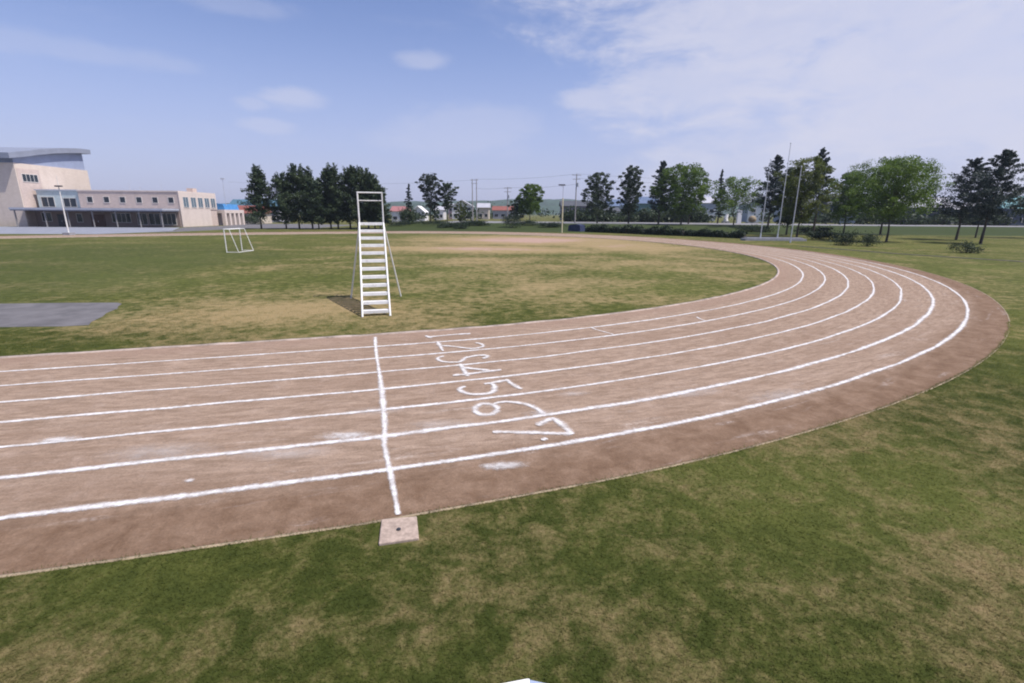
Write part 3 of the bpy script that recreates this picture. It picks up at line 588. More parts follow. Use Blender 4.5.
PROF = {  # crown radius (of half width) against height in the crown, droop of the branches, clump spread
 'pine':   (lambda t: (1-t)**.6*(.55+.45*min(1, t*4)) , .12, 1.15),
 'spruce': (lambda t: (1-t)**.85*(.75+.25*min(1, t*6)), -.25, .6),
 'scots':  (lambda t: (.55+.65*t if t < .55 else .98*(1-((t-.55)/.5)**2)**.5 if t < 1.04 else .1), .25, 1.0),
 'decid':  (lambda t: max(.12, math.sqrt(max(0, 1-((t-.42)/.60)**2))), .45, 1.35),
 'dense':  (lambda t: (1-max(0, t-.25)/.78)**.62*(.8+.2*min(1, t*5)), .15, 1.0),
 'mass':   (lambda t: (1-max(0, t-.35)/.70)**.55*(.85+.15*min(1, t*5)), .2, 1.35),
}
def tree(name, x, y, h, w, kind, lmat, label, cat='tree', group=None, base=.22, n_b=60, per=75, leaf=.34, seed=1, lean=(0, 0), bark=None, rag=.35):
    rg = np.random.default_rng(seed); z0 = float(zg(x, y))
    root = empty(name, (x, y, z0), label=label, cat=cat, group=group)
    prof, droop, spread = PROF[kind]
    tb = MB(); r0 = max(.07, h*.013)
    hb = h*base
    wob = rg.normal(0, .018*h, (6, 2)); wob[0] = 0
    top = .97 if kind in ('pine', 'spruce', 'dense', 'scots') else .72
    pts = [Vector((wob[i][0]*(i > 1)+lean[0]*h*(i/5)**1.3, wob[i][1]*(i > 1)+lean[1]*h*(i/5)**1.3, -.1 if i == 0 else h*top*i/5)) for i in range(6)]
    tb.path(pts, [r0*1.25]+[r0*(1-.9*i/5) for i in range(1, 6)], 7)
    def trunk_at(z):
        f = min(4.999, max(0, z/(h*top)*5)); i = int(f); return pts[i].lerp(pts[i+1], f-i)
    ga = rg.uniform(0, 6.28); Cs = []; Ss = []; Ts = []
    for b in range(n_b):
        t = ((b+rg.uniform(.1, .9))/n_b)
        t = t**.9
        z = hb+(h-hb)*t
        ga += 2.39996+rg.normal(0, .35)
        rr = w/2*prof(t)*(rg.uniform(1-rag, 1+rag*.45) if b % 4 else rg.uniform(.25, .7))
        if kind == 'scots' and rg.random() < .15: rr *= 1.25
        o = trunk_at(min(z, h*top)*(.80 if kind == 'decid' else .97)) if kind != 'decid' else trunk_at(hb*.9+(z-hb)*.55)
        d = Vector((math.cos(ga), math.sin(ga), 0))
        tip = Vector((o.x+d.x*rr, o.y+d.y*rr, z+droop*rr*(.35 if kind == 'decid' else 1)*(1 if t < .8 else .5)))
        if tip.z > h: tip.z = h-rg.uniform(0, .06)*h
        if b % (2 if kind in ('decid', 'scots') else 3) == 0 and rr > .4:
            mid = o.lerp(tip, .5)+Vector((0, 0, .06*rr))
            rb = max(.02, r0*.38*(1-t*.6)); tb.path([o, mid, tip], [rb, rb*.6, rb*.25], 5)
        m_ = int(per*(.55+.75*prof(t)))
        if kind in ('decid', 'scots'):
            k_ = int(m_*.68); rc = w*rg.uniform(.05, .115)*(1.0 if kind == 'decid' else .9)
            dv = rg.normal(size=(k_, 3)); dv /= np.linalg.norm(dv, axis=1, keepdims=True)
            q1 = np.array(tip)[None]+dv*(rg.uniform(0, 1, (k_, 1))**.4)*rc*np.array([1.1, 1.1, (.62 if kind == 'decid' else .45)])
            k2 = m_-k_; a = rg.uniform(.25, 1, k2)
            q2 = np.array(o)[None]*(1-a[:, None])+np.array(tip)[None]*a[:, None]+rg.normal(size=(k2, 3))*w*.045
            Cs.append(np.vstack([q1, q2]))
        else:
            a = rg.uniform(.0, 1.0, m_)**.55
            sp = spread*(.12+.10*rr)
            base_p = np.array(o)[None]*(1-a[:, None])+np.array(tip)[None]*a[:, None]
            dv = rg.normal(size=(m_, 3)); dv /= np.linalg.norm(dv, axis=1, keepdims=True)
            Cs.append(base_p+dv*(rg.uniform(0, 1, (m_, 1))**.45)*sp*1.75*np.array([1, 1, .62])*(1.15-.5*a[:, None]))
        Ss.append(np.full(m_, leaf)*rg.uniform(.7, 1.15)); Ts.append(np.clip(rg.normal(.5, .24)+rg.normal(0, .15, m_), 0, 1))
    C = np.vstack(Cs); S = np.concatenate(Ss); T = np.concatenate(Ts)
    ok = C[:, 2] > .25; C, S, T = C[ok], S[ok], T[ok]
    V, F = leaf_quads(C, S, rg, .2)
    mesh_obj('crown', V, F, lmat, root, attrs={'tint': np.repeat(T, 4)})
    tb.build('trunk', bark or M_BARK, root, smooth=True)
    return root

def bush(name, x, y, w, h, lmat, label, cat='bush', group=None, n=1400, leaf=.2, seed=1, d=None):
    rg = np.random.default_rng(seed); z0 = float(zg(x, y)); d = d or w
    root = empty(name, (x, y, z0), label=label, cat=cat, group=group)
    k = 16; cl = np.c_[rg.uniform(-.36, .36, k)*w, rg.uniform(-.36, .36, k)*d, rg.uniform(.15, .72, k)*h]
    pick = rg.integers(0, k, n); C = cl[pick]+rg.normal(size=(n, 3))*np.array([w*.12, d*.12, h*.14]); C[:, 2] = np.clip(np.abs(C[:, 2]), .04, h*1.05)
    V, F = leaf_quads(C, np.full(n, leaf), rg)
    T = np.clip(rg.uniform(.2, .8, k)[pick]+rg.normal(0, .15, n), 0, 1)
    mesh_obj('foliage', V, F, lmat, root, attrs={'tint': np.repeat(T, 4)})
    sb = MB()
    for i in range(7):
        c = cl[i]; sb.tube((c[0]*.25, c[1]*.25, -.05), tuple(c), .03, .012, 5)
    sb.build('stem', M_BARK, root)
    return root

PINES = 'dark pines in a row beyond the far straight, left of centre'
for i, (x, y, h, w, lb) in enumerate([
    (-51.9,103,12.6,5.0,'dark pine standing alone at the left end of the pine row'),
    (-47.2,104,11.4,4.9,'shorter dark pine, second in the pine row from the building'),
    (-44.9,105,13.2,5.2,'tallest dark pine of the left clump in the pine row'),
    (-42.9,107,12.6,4.6,'dark pine just right of the tallest one in the left clump'),
    (-40.4,104,9.8,5.0,'low dark pine filling the dip between the two clumps of the pine row'),
    (-38.6,106,12.3,4.3,'dark pine forming the left edge of the clump behind the stepped stand'),
    (-36.7,105,13.2,4.4,'pointed tall dark pine, second from left in the clump behind the stand'),
    (-34.8,107,12.9,4.4,'dark pine in the middle of the clump, its top left of the stepped stand'),
    (-32.5,105,12.9,4.5,'dark pine whose top stands just above the rail of the stepped stand'),
    (-30.9,107,12.5,4.4,'dark pine seen directly behind the rail of the stepped stand'),
    (-29.0,105,11.2,4.1,'dark pine sloping down at the right of the stand rail'),
    (-27.6,104,8.8,3.2,'smallest dark pine at the right end of the pine row')]):
    tree('pine_tree', x, y, h, w*(1.42 if i else 1.2), 'mass', L_PINE, lb, 'tree', PINES, base=.10 if i else .18, n_b=84, per=100, leaf=.36, seed=100+i, rag=.38)

tree('spruce_tree', -25.9,126,9.4,3.8,'spruce', L_SPRUCE,'narrow tiered spruce by itself, first tree right of the stepped stand', base=.2, n_b=46, per=42, leaf=.42, seed=21, rag=.5)
tree('pine_tree', -21.3,130,11.7,6.2,'scots', L_SCOTS,'grey-green open-crowned pine between the narrow spruce and a shorter pine', base=.28, n_b=70, per=100, leaf=.38, seed=22)
tree('pine_tree', -17.0,130,9.5,4.8,'scots', L_PINE,'shorter dark pine with bare lower trunk right of the open-crowned pine', base=.34, n_b=60, per=100, leaf=.36, seed=23)
tree('young_tree', -12.4,120,5.0,3.0,'decid', L_YELLOW,'small yellow-green young tree below the twin utility poles', base=.08, n_b=30, per=60, leaf=.32, seed=24)
tree('round_tree', 4.3,128,9.3,6.4,'decid', L_DECID,'bright green round-headed tree standing alone at the centre of the skyline', base=.24, n_b=80, per=140, leaf=.34, seed=25, rag=.2)
tree('low_tree', 1.3,130,6.0,5.0,'decid', L_MED,'low dark tree tucked against the left of the round-headed tree', base=.12, n_b=36, per=90, leaf=.38, seed=26)
tree('grey_green_tree', 21.5,128,12.2,7.0,'decid', L_MED,'grey-green ragged tree just right of the single utility pole', base=.16, n_b=84, per=130, leaf=.36, seed=27)
tree('grey_green_tree', 29.5,128,13.8,6.4,'decid', L_MED,'tall grey-green tree between the ragged tree and the big bright clump', base=.18, n_b=84, per=130, leaf=.36, seed=28, rag=.45)
tree('pine_tree', 36.6,126,15.0,7.0,'dense', L_SPRUCE,'dark pine rising behind the left side of the big bright clump', base=.18, n_b=84, per=110, leaf=.36, seed=29)
tree('leafy_tree', 40.6,121,13.4,12.2,'decid', L_DECID,'broad bright green tree with dark lower crown left of the pointed spruce', base=.16, n_b=100, per=170, leaf=.38, seed=30, rag=.3)
tree('spruce_tree', 45.2,129,13.8,4.6,'spruce', L_SPRUCE,'dark spruce tip showing above the right of the big bright clump', base=.15, n_b=52, per=60, leaf=.42, seed=31)
tree('spruce_tree', 57.2,140,14.4,4.6,'spruce', L_SPRUCE,'dark pointed spruce alone above the pale blue house', base=.12, n_b=80, per=80, leaf=.40, seed=32)
tree('open_tree', 52.0,118,10.4,12.2,'decid', L_DECID,'wide light-green open tree with thin trunk right of the pointed spruce', base=.30, n_b=60, per=110, leaf=.36, seed=33, rag=.5)
tree('pine_tree', 57.1,112,15.5,8.6,'pine', L_SPRUCE,'tall dark open pine behind the leftmost flagpole', base=.22, n_b=80, per=110, leaf=.36, seed=34, rag=.5)
tree('leafy_tree', 46.8,82,12.2,7.8,'decid', L_YELLOW,'yellow-green leafy tree directly behind the right-hand flagpole', base=.22, n_b=84, per=130, leaf=.30, seed=35, rag=.5, lean=(.0,0))
tree('leafy_tree', 50.5,92,11.6,5.6,'decid', L_MED,'dark leafy tree behind and between the flagpoles', base=.15, n_b=80, per=130, leaf=.33, seed=36, rag=.45)
tree('pine_tree', 53.0,88,14.6,4.8,'dense', L_SPRUCE,'dark conifer top rising above the yellow-green tree by the flagpoles', base=.4, n_b=44, per=70, leaf=.36, seed=37)
tree('open_tree', 61.0,92,11.0,7.8,'decid', L_DECID,'thin light-green tree filling the gap right of the flagpoles', base=.24, n_b=84, per=120, leaf=.30, seed=38, rag=.55)
tree('leafy_tree', 51.9,69,10.6,9.4,'decid', L_DECID,'large spreading bright green tree, nearest trunk, right of the flagpoles', base=.30, n_b=120, per=150, leaf=.22, seed=39, rag=.4, lean=(.03,0))
tree('leafy_tree', 71.5,97,13.9,13.0,'decid', L_DECID,'bright green tree behind the large spreading one, trunk just to its left', base=.22, n_b=120, per=130, leaf=.28, seed=40, rag=.35)
tree('pine_tree', 68.2,76.5,11.9,9.0,'dense', L_SPRUCE,'dark pine with leaning trunk, left of the two pines by the right edge', base=.24, n_b=84, per=190, leaf=.22, seed=41, rag=.5, lean=(.05,0))
tree('pine_tree', 62.2,66,11.8,7.4,'dense', L_SPRUCE,'dark pine with curved trunk, right of the two pines by the right edge', base=.26, n_b=84, per=190, leaf=.21, seed=42, rag=.45, lean=(.05,0))
tree('leafy_tree', 88.0,85,8.8,8.0,'decid', L_MED,'dark green tree cut off by the right edge of the view', base=.30, n_b=46, per=80, leaf=.34, seed=43)
tree('pine_tree', 79.0,85,9.4,6.5,'dense', L_SPRUCE,'low dark pine filling in between the two right-hand pines', base=.22, n_b=40, per=75, leaf=.33, seed=44)

bush('bush', -24.6,117,4.4,3.6,L_MED,'tall loose green bush at the foot of the narrow spruce', seed=51, n=2200, leaf=.3)
bush('bush', -25.6,112,5.5,1.5,L_HEDGE,'low dark bush on the bank in front of the narrow spruce', seed=52)
bush('bush', -18.5,114,8.5,1.1,L_HEDGE,'long low dark bush along the bank below the open-crowned pine', seed=53, n=1800)
bush('bush', -11.0,107,3.4,1.7,L_HEDGE,'small round dark bush on the bank below the yellow-green young tree', seed=54)
bush('bush', -.3,110,3.8,3.1,L_HEDGE,'rounded very dark bush left of the round-headed tree', seed=55, n=2000)
bush('bush', 3.2,114,4.6,1.4,L_HEDGE,'low dark bush at the foot of the round-headed tree', seed=56)
bush('bush', 39.9,59.5,2.8,2.0,L_HEDGE,'dark green bush in the grass, left of the two below the large spreading tree', seed=57, n=1800, leaf=.14)
bush('bush', 41.9,58.5,2.2,1.6,L_MED,'smaller green bush, right of the two below the large spreading tree', seed=58, leaf=.14)
bush('bush', 44.7,48.6,2.3,1.25,L_MED,'pale green low bush by the drain strip near the right edge', seed=59, leaf=.12)
bush('bush', -74.5,143,8,3.6,L_MED,'green garden bush in front of the red-roofed house beside the school', seed=60, leaf=.4)

for i, (x, y, w_, h_, lb) in enumerate([(-8.0,113,6.5,1.2,'low dark scrub on the bank right of the small round bush'), (8.2,111,6.0,1.3,'low dark scrub on the bank between the round-headed tree and the cream lamp pole'),
        (-14.5,109,4.5,1.0,'low dark scrub on the bank left of the small round bush'), (58.5,97,7.5,1.6,'long dark scrub under the trees right of the flagpole plinth'), (46.5,74.5,4.2,1.3,'dark scrub just right of the flagpole plinth'), (50.0,104,8,1.5,'dark scrub behind the flagpole plinth')]):
    bush('scrub_bush', x, y, w_, h_, L_HEDGE, lb, seed=200+i, n=1800, leaf=.24, d=3)
def hedge(x0, y0, x1, y1, d, h, label, seed, n=5200, leaf=.26):
    rg = np.random.default_rng(seed); L = math.hypot(x1-x0, y1-y0); cx, cy = (x0+x1)/2, (y0+y1)/2
    root = empty('hedge', (cx, cy, float(zg(cx, cy))), math.atan2(y1-y0, x1-x0), label=label, cat='hedge')
    u = rg.uniform(-L/2, L/2, n); hh = h*(.80+.16*np.sin(u*.9+seed)+.16*np.sin(u*2.3+seed*2)+.14*rg.normal(size=n))
    side = rg.uniform(0, 1, n)
    C = np.c_[u, np.where(side < .5, rg.uniform(-d/2, d/2, n), -d/2+rg.normal(0, .08, n)), np.where(side < .5, hh+rg.normal(0, .06, n), rg.uniform(.02, 1, n)*hh)]
    V, F = leaf_quads(C, np.full(n, leaf), rg)
    mesh_obj('foliage', V, F, L_HEDGE, root, attrs={'tint': np.repeat(rg.uniform(.1, .7, n), 4)})
    MB().prism_y([(-L/2+.1, 0), (L/2-.1, 0), (L/2-.3, h*.72), (-L/2+.3, h*.72)], -d*.38, d*.38).build('branch_mass', M_BARK, root)
    return root
hedge(15.0,100,28.9,83.4,1.6,1.25,'dark uneven hedge along the far bend, from the tarp-covered stack rightward', 71)
hedge(29.3,83.8,35.6,76,1.5,.95,'lower dark hedge along the far bend, left of the flagpole plinth', 72, n=3200)

# --------------------------------------------------------------------------
# school
# --------------------------------------------------------------------------
YAW = R(3)
def window(root, x0, x1, z0, z1, y, mat=None, frame=.09, n=1, face='y', label=None):
    fr = MB(); pn = MB()
    if face == 'y':
        fr.box(x0-frame, x1+frame, y-.06, y+.03, z1, z1+frame).box(x0-frame, x1+frame, y-.09, y+.03, z0-frame, z0)
        fr.box(x0-frame, x0, y-.06, y+.03, z0, z1).box(x1, x1+frame, y-.06, y+.03, z0, z1)
        for i in range(1, n):
            x = x0+(x1-x0)*i/n; fr.box(x-.04, x+.04, y-.05, y+.03, z0, z1)
        pn.box(x0, x1, y-.025, y+.02, z0, z1)
    else:
        fr.box(y-.03, y+.06, x0-frame, x1+frame, z1, z1+frame).box(y-.03, y+.09, x0-frame, x1+frame, z0-frame, z0)
        fr.box(y-.03, y+.06, x0-frame, x0, z0, z1).box(y-.03, y+.06, x1, x1+frame, z0, z1)
        for i in range(1, n):
            x = x0+(x1-x0)*i/n; fr.box(y-.03, y+.05, x-.04, x+.04, z0, z1)
        pn.box(y-.02, y+.025, x0, x1, z0, z1)
    f = fr.build('window', M_FRAME, root)
    pn.build('pane', mat or M_GLASS, f)
    return f

# classroom wing: two storeys, little square upper windows, bright end wall
gl2 = glass_mat('grey_glass', (.10,.15,.19))
W = empty('school_wing', (-74,112,0), YAW, label='two-storey pinkish brick school wing with small square upper windows and long canopy', cat='school')
MB().box(-21.2, 0, 0, 15, 0, 7.55).build('wall', M_PINK, W)
MB().box(-21.3, .12, -.12, 15.1, 7.55, 7.8).build('parapet', M_ENDWALL, W)
MB().box(.003, .16, -.1, 15.05, 3.9, 7.55).box(.004, .14, -.1, 12.0, 0, 3.9).build('end_wall', M_ENDWALL, W)
MB().box(-2.6, -1.2, 8, 9.7, 7.8, 8.7).build('roof_vent', M_PINK, W)
for x in (-18.9, -15.4, -12.0, -8.5, -5.1, -1.7):
    window(W, x-.55, x+.55, 5.2, 6.35, -.004)
for y in (1.2, 4.2, 7.0, 9.8, 12.5):
    window(W, y, y+1.9, 4.35, 6.5, .163, gl2, face='x', n=2)
MB().box(-30.2, -21.203, .4, 9, 3.9, 7.6).build('stair_bay', M_TEAL, W)
MB().box(-30.4, -21.31, .2, 9.1, 7.6, 7.85).build('stair_bay_roof', M_ROOFMETAL, W)
window(W, -29.4, -26.8, 4.2, 6.2, .395, n=2); window(W, -24.8, -22.2, 4.2, 6.0, .395, n=2)
# ground floor behind the canopy
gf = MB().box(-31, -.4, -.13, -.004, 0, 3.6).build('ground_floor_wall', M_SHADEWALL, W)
for x0, x1, z0, z1, n in [(-29.6,-27.7,1.1,2.9,2), (-22.3,-21.2,1.0,2.7,1), (-14.8,-10.9,1.0,2.9,4), (-9.4,-7.4,.5,2.9,2), (-6.9,-4.6,.5,2.9,2), (-4.0,-1.2,.5,2.9,3)]:
    window(W, x0, x1, z0, z1, -.14, n=n)
for x0, x1 in ((-26.4,-24.8), (-19.4,-16.4)):
    d = MB().box(x0, x1, -.2, -.135, 0, 2.6).build('door', M_DARKMETAL if x0 < -20 else paint('brown_door', (.10,.045,.03), .5), W)
    MB().box((x0+x1)/2-.03, (x0+x1)/2+.03, -.26, -.2, .9, 1.3).build('handle', M_GALV, d)
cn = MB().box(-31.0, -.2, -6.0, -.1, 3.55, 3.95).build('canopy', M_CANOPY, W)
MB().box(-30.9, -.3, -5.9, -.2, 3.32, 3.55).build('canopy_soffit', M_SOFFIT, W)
for x in (-30.4, -24.5, -19.9, -14.9, -10.2, -5.4, -.9):
    MB().tube((x, -5.5, 0), (x, -5.5, 3.33), .13, n=10).build('column', M_DARKCOL, W, smooth=True)
for x, y, h in ((-13.4,5,2.0), (-7.0,6,1.8), (-10.5,4,1.0)):
    MB().tube((x, y, 7.8), (x, y, 7.8+h), .045, .02, 6).box(x-.35, x+.35, y-.02, y+.02, 7.8+h*.8, 7.8+h*.8+.04).build('antenna', M_GALV, W)

# gymnasium hall with its curved roof
Hh = empty('school_hall', (-104.9,108,0), YAW, label='tall cream school hall with blue-grey cladding and a curved overhanging metal roof', cat='school')
def prism_x(poly, x0, x1):
    n = len(poly); vs = [(x0, y, z) for y, z in poly]+[(x1, y, z) for y, z in poly]
    return MB().add(vs, [tuple(range(n-1, -1, -1)), tuple(range(n, 2*n))]+[(i, (i+1) % n, n+(i+1) % n, n+i) for i in range(n)])
MB().box(-32, 0, 0, 19.6, 0, 13.05).build('wall', M_CREAM, Hh)
prism_x([(.35,13.05), (19.3,13.05), (19.3,17.2), (8,15.5), (.35,14.3)], -31.6, -.30).build('cladding', M_CLAD, Hh)
rt = [(-1.4,14.9), (2,15.5), (6,16.35), (10,17.05), (14,17.6), (17.5,17.95), (20.9,18.05)]
prism_x(rt+[(20.9,17.0), (17.5,16.9), (14,16.5), (10,15.95), (6,15.25), (2,14.4), (-1.4,13.8)], -33, .7).build('roof', paint('hall_roof', (.23,.25,.31), .55, .08, .6), Hh)
MB().box(.003, .07, .25, 5.6, 0, 12.0).build('brick_panel', M_PINK, Hh)
window(Hh, 1.2, 4.9, 9.4, 10.9, .075, n=4, face='x')
window(Hh, 4.1, 5.4, 6.0, 7.1, .075, n=2, face='x')

# low annex with arches and a bright blue roof
A = empty('school_annex', (-73.4,128,0), YAW, label='low pink annex with open arches and a bright blue roof behind the school wing', cat='school')
an = MB()
xs = [0, 1.5, 2.5, 4.0, 5.0]
MB().box(-6, 0.0, 0, 10.2, 3.05, 3.9).box(-6, -3, 0, 10.2, 0, 3.05).build('wall', M_ENDWALL, A)
for y in (0, 2.3, 4.6, 6.9, 9.2):
    MB().box(-.8, -.02, y, y+.9, 0, 3.05).build('pillar', M_ENDWALL, A)
MB().prism_y([(-6,3.9), (-.6,3.9), (-1.0,5.3), (-5.4,5.5)], 1.5, 9.0).build('roof', M_BLUEROOF, A)

# --------------------------------------------------------------------------
# far houses
# --------------------------------------------------------------------------
def house(x0, x1, y, eave, ridge, wall, roof, label, depth=8, gable=False, zb=None, hip=.0, wins=3):
    w = x1-x0; cx = (x0+x1)/2; z0 = float(zg(cx, y))
    root = empty('house', (cx, y, z0), label=label, cat='house')
    a, b = -w/2, w/2
    if gable:
        MB().prism_y([(a,0), (b,0), (b,eave), (0,ridge-.15), (a,eave)], 0, depth).build('wall', wall, root)
        MB().prism_y([(a-.4,eave-.25), (0,ridge-.12), (b+.4,eave-.25), (b+.4,eave+.02), (0,ridge+.15), (a-.4,eave+.02)], -.5, depth+.5).build('roof', roof, root)
    else:
        MB().box(a, b, 0, depth, 0, eave).build('wall', wall, root)
        k = MB(); h = w*hip
        vs = [(a-.5,-.5,eave), (b+.5,-.5,eave), (b+.5,depth+.5,eave), (a-.5,depth+.5,eave), (a-.5+h,depth/2,ridge), (b+.5-h,depth/2,ridge)]
        k.add(vs, [(3,2,1,0), (0,1,5,4), (2,3,4,5), (1,2,5), (3,0,4)]); k.build('roof', roof, root)
    for i in range(wins):
        x = a+w*(i+.5)/wins; ww = min(.8, w/wins*.28)
        window(root, x-ww, x+ww, .9, 2.1, -.005)
        if eave > 4.6: window(root, x-ww, x+ww, 3.4, 4.5, -.005)
    return root
def P_(n, c, v=.1): return paint(n, c, .8, v, .8)
WH = P_('house_white', (.66,.65,.66)); PB = P_('house_pale_blue', (.34,.38,.44)); GYW = P_('house_grey', (.36,.36,.40)); BEI = P_('house_beige', (.52,.45,.38)); DKB = P_('house_dark_blue', (.06,.075,.11)); PUR = P_('house_mauve', (.17,.15,.22))
RR = P_('roof_red_brown', (.22,.075,.06)); RP = P_('roof_pink', (.30,.13,.13)); RD = P_('roof_dark', (.07,.075,.09)); RB = P_('roof_blue', (.10,.14,.23)); RT = P_('roof_teal', (.10,.22,.24)); RG = P_('roof_pale_grey', (.38,.38,.42)); RTB = P_('roof_teal_blue', (.07,.15,.21))
house(-85,-76,150,3.0,5.3,BEI,RR,'house with red-brown roof between the school annex and the first pine')
house(-97,-80,172,5.0,7.6,GYW,RTB,'long house with dark teal roof behind the red-brown roofed one', wins=4)
house(-46,-40.5,190,4.0,5.9,WH,RP,'house with pink-red roof just right of the stepped stand', wins=2)
house(-38.6,-33.3,190,3.2,5.6,WH,WH,'white gabled house behind the narrow spruce', gable=True, wins=2)
house(-31.3,-27.6,200,3.9,5.4,WH,RG,'small white house behind the open-crowned pine', wins=2)
house(-27.2,-24.9,212,4.9,6.4,P_('house_pink',(.50,.34,.34)),RG,'narrow pink house between two white houses', wins=1)
house(-24.2,-16.2,200,5.0,7.3,WH,RG,'wide white house left of the twin utility poles', gable=True, wins=3)
house(-13.9,-9.6,200,4.5,6.3,BEI,RG,'beige house under the twin utility poles', wins=2)
house(-8.5,0,215,3.6,5.4,GYW,RR,'low grey house with dull red roof before the wooded hill', wins=3)
house(18.5,30,190,5.2,7.2,PUR,RD,'dark mauve house behind the single utility pole', wins=3)
house(30.2,36.3,172,3.3,4.6,WH,RD,'low white house with dark roof seen under the grey-green trees', wins=1)
house(39.5,47.5,210,5.6,8.4,PB,RB,'blue-roofed house between the two grey-green trees', wins=2)
house(47.4,54.8,190,6.3,8.9,P_('house_teal',(.12,.21,.21)),RB,'teal house with blue roof left of the big bright clump', wins=2)
house(73.4,80.6,200,6.9,9.4,PB,RG,'pale blue house beneath the dark pointed spruce', wins=2)
house(84,91.5,180,6.4,9.2,PB,RG,'pale blue gabled house with white door behind the wide open tree', gable=True, wins=2)
house(102.6,114,190,6.1,9.0,PB,RD,'pale house with dark roof behind the flagpoles', wins=3)
house(105,119,168,5.9,9.3,DKB,RD,'dark blue house behind the thin light-green tree', wins=3)
house(115.8,131,150,4.9,8.0,DKB,RG,'long dark blue house with pale grey roof left of the right-hand pines', wins=4)
house(137.5,154,160,4.6,6.7,GYW,RG,'low grey house seen between the trunks of the right-hand pines', wins=4)
house(134,152,138,4.6,8.0,DKB,RT,'dark house with teal roof at the right edge of the view', wins=4)

# --------------------------------------------------------------------------
# stepped judge's stand
# --------------------------------------------------------------------------
S = empty('judge_stand', (-4.60,16.16,0), R(15.3), label='white metal stepped judging stand with twelve treads on the infield grass', cat='stand')
hw = .455; TOPY, TOPZ = 3.42, 3.02
for sx in (-1, 1):
    MB().tube((sx*hw, -.04, 0), (sx*hw, TOPY-.05, TOPZ), .032, n=8).tube((sx*hw, TOPY-.05, TOPZ-.01), (sx*hw, TOPY+.42, TOPZ-.01), .03, n=8).build('stringer', M_WHITE, S, True)
for i in range(12):
    t = (i+.65)/11.65; z = TOPZ*t; y = TOPY*t
    d = .22 if i < 11 else .42
    MB().box(-hw+.02, hw-.02, y-.03, y-.03+d, z-.015, z+.012).box(-hw+.02, hw-.02, y-.055, y-.031, z-.085, z+.012).build('step', M_WHITE, S)
for sx in (-1, 1):
    MB().tube((sx*hw, TOPY-.12, TOPZ-.06), (sx*1.0, 4.02, 0), .028, n=8).tube((sx*(hw+.0), TOPY+.36, TOPZ-.03), (sx*1.0, 4.06, 0), .026, n=8).build('leg', M_WHITE, S, True)
rl = MB()
for sx in (-1, 1):
    rl.tube((sx*hw, TOPY+.40, TOPZ), (sx*hw, TOPY+.40, 4.16), .024, n=8).tube((sx*hw, TOPY-.02, TOPZ), (sx*hw, TOPY-.02, 4.16), .024, n=8)
    rl.tube((sx*hw, TOPY-.02, 4.16), (sx*hw, TOPY+.40, 4.16), .024, n=8).tube((sx*hw, TOPY-.02, 3.82), (sx*hw, TOPY+.40, 3.82), .018, n=8)
rl.tube((-hw, TOPY+.40, 4.16), (hw, TOPY+.40, 4.16), .026, n=8).tube((-hw, TOPY+.40, 3.86), (hw, TOPY+.40, 3.86), .018, n=8)
rl.build('guard_rail', M_WHITE, S, True)

# goal on the far left of the infield
Gq = empty('goal', (-24.6,42.4,0), R(88), label='small white metal goal frame with sloping stays on the infield grass', cat='goal')
gw, gh, gd = 2.3, 1.95, 1.05
for x in (0, gw): MB().tube((x, 0, 0), (x, 0, gh), .038, n=8).build('post', M_WHITE, Gq, True)
MB().tube((-.05, 0, gh), (gw+.05, 0, gh), .038, n=8).build('crossbar', M_WHITE, Gq, True)
for x in (0, gw):
    MB().tube((x, 0, gh), (x, -.45, gh), .024, n=6).tube((x, -.45, gh), (x, -gd, 0), .024, n=6).build('stay', M_WHITE, Gq, True)
MB().tube((0, -.45, gh), (gw, -.45, gh), .025, n=6).tube((0, -gd, .03), (gw, -gd, .03), .03, n=6).tube((0, 0, .03), (0, -gd, .03), .025, n=6).tube((gw, 0, .03), (gw, -gd, .03), .025, n=6).build('back_frame', M_WHITE, Gq, True)

# flagpoles on their plinth
PL = MB().prism_z([(32.6,69.6), (41.2,69.6), (41.2,71.2), (32.6,71.2)], -.05, .28).prism_z([(33.0,69.9), (40.8,69.9), (40.8,70.9), (33.0,70.9)], .28, .42).build('flagpole_plinth', M_STONE)
tag(PL, 'low grey stone plinth at the foot of two flagpoles beside the far bend', 'plinth')
for x, y, z, h, lb in ((35.05,70.4,.42,10.3,'shortest-looking thin grey flagpole at the left end of the stone plinth'), (37.45,70.4,.42,12.4,'tallest flagpole, middle of the three, on the stone plinth'), (36.35,65.0,0,9.3,'flagpole standing in the grass in front of the stone plinth, right of the three')):
    r = empty('flagpole', (x, y, z), label=lb, cat='flagpole', group='flagpoles beside the far bend')
    MB().tube((0,0,0), (0,0,.5), .10, .09, 10).tube((0,0,.5), (0,0,h), .058, .028, 10).build('pole', M_GALV, r, True)
    MB().sphere((0,0,h+.08), .09).build('finial', M_GALV, r, True)
    MB().tube((.10,0,1.0), (.06,0,h-.1), .008, n=4).build('halyard', M_WHITE, r)

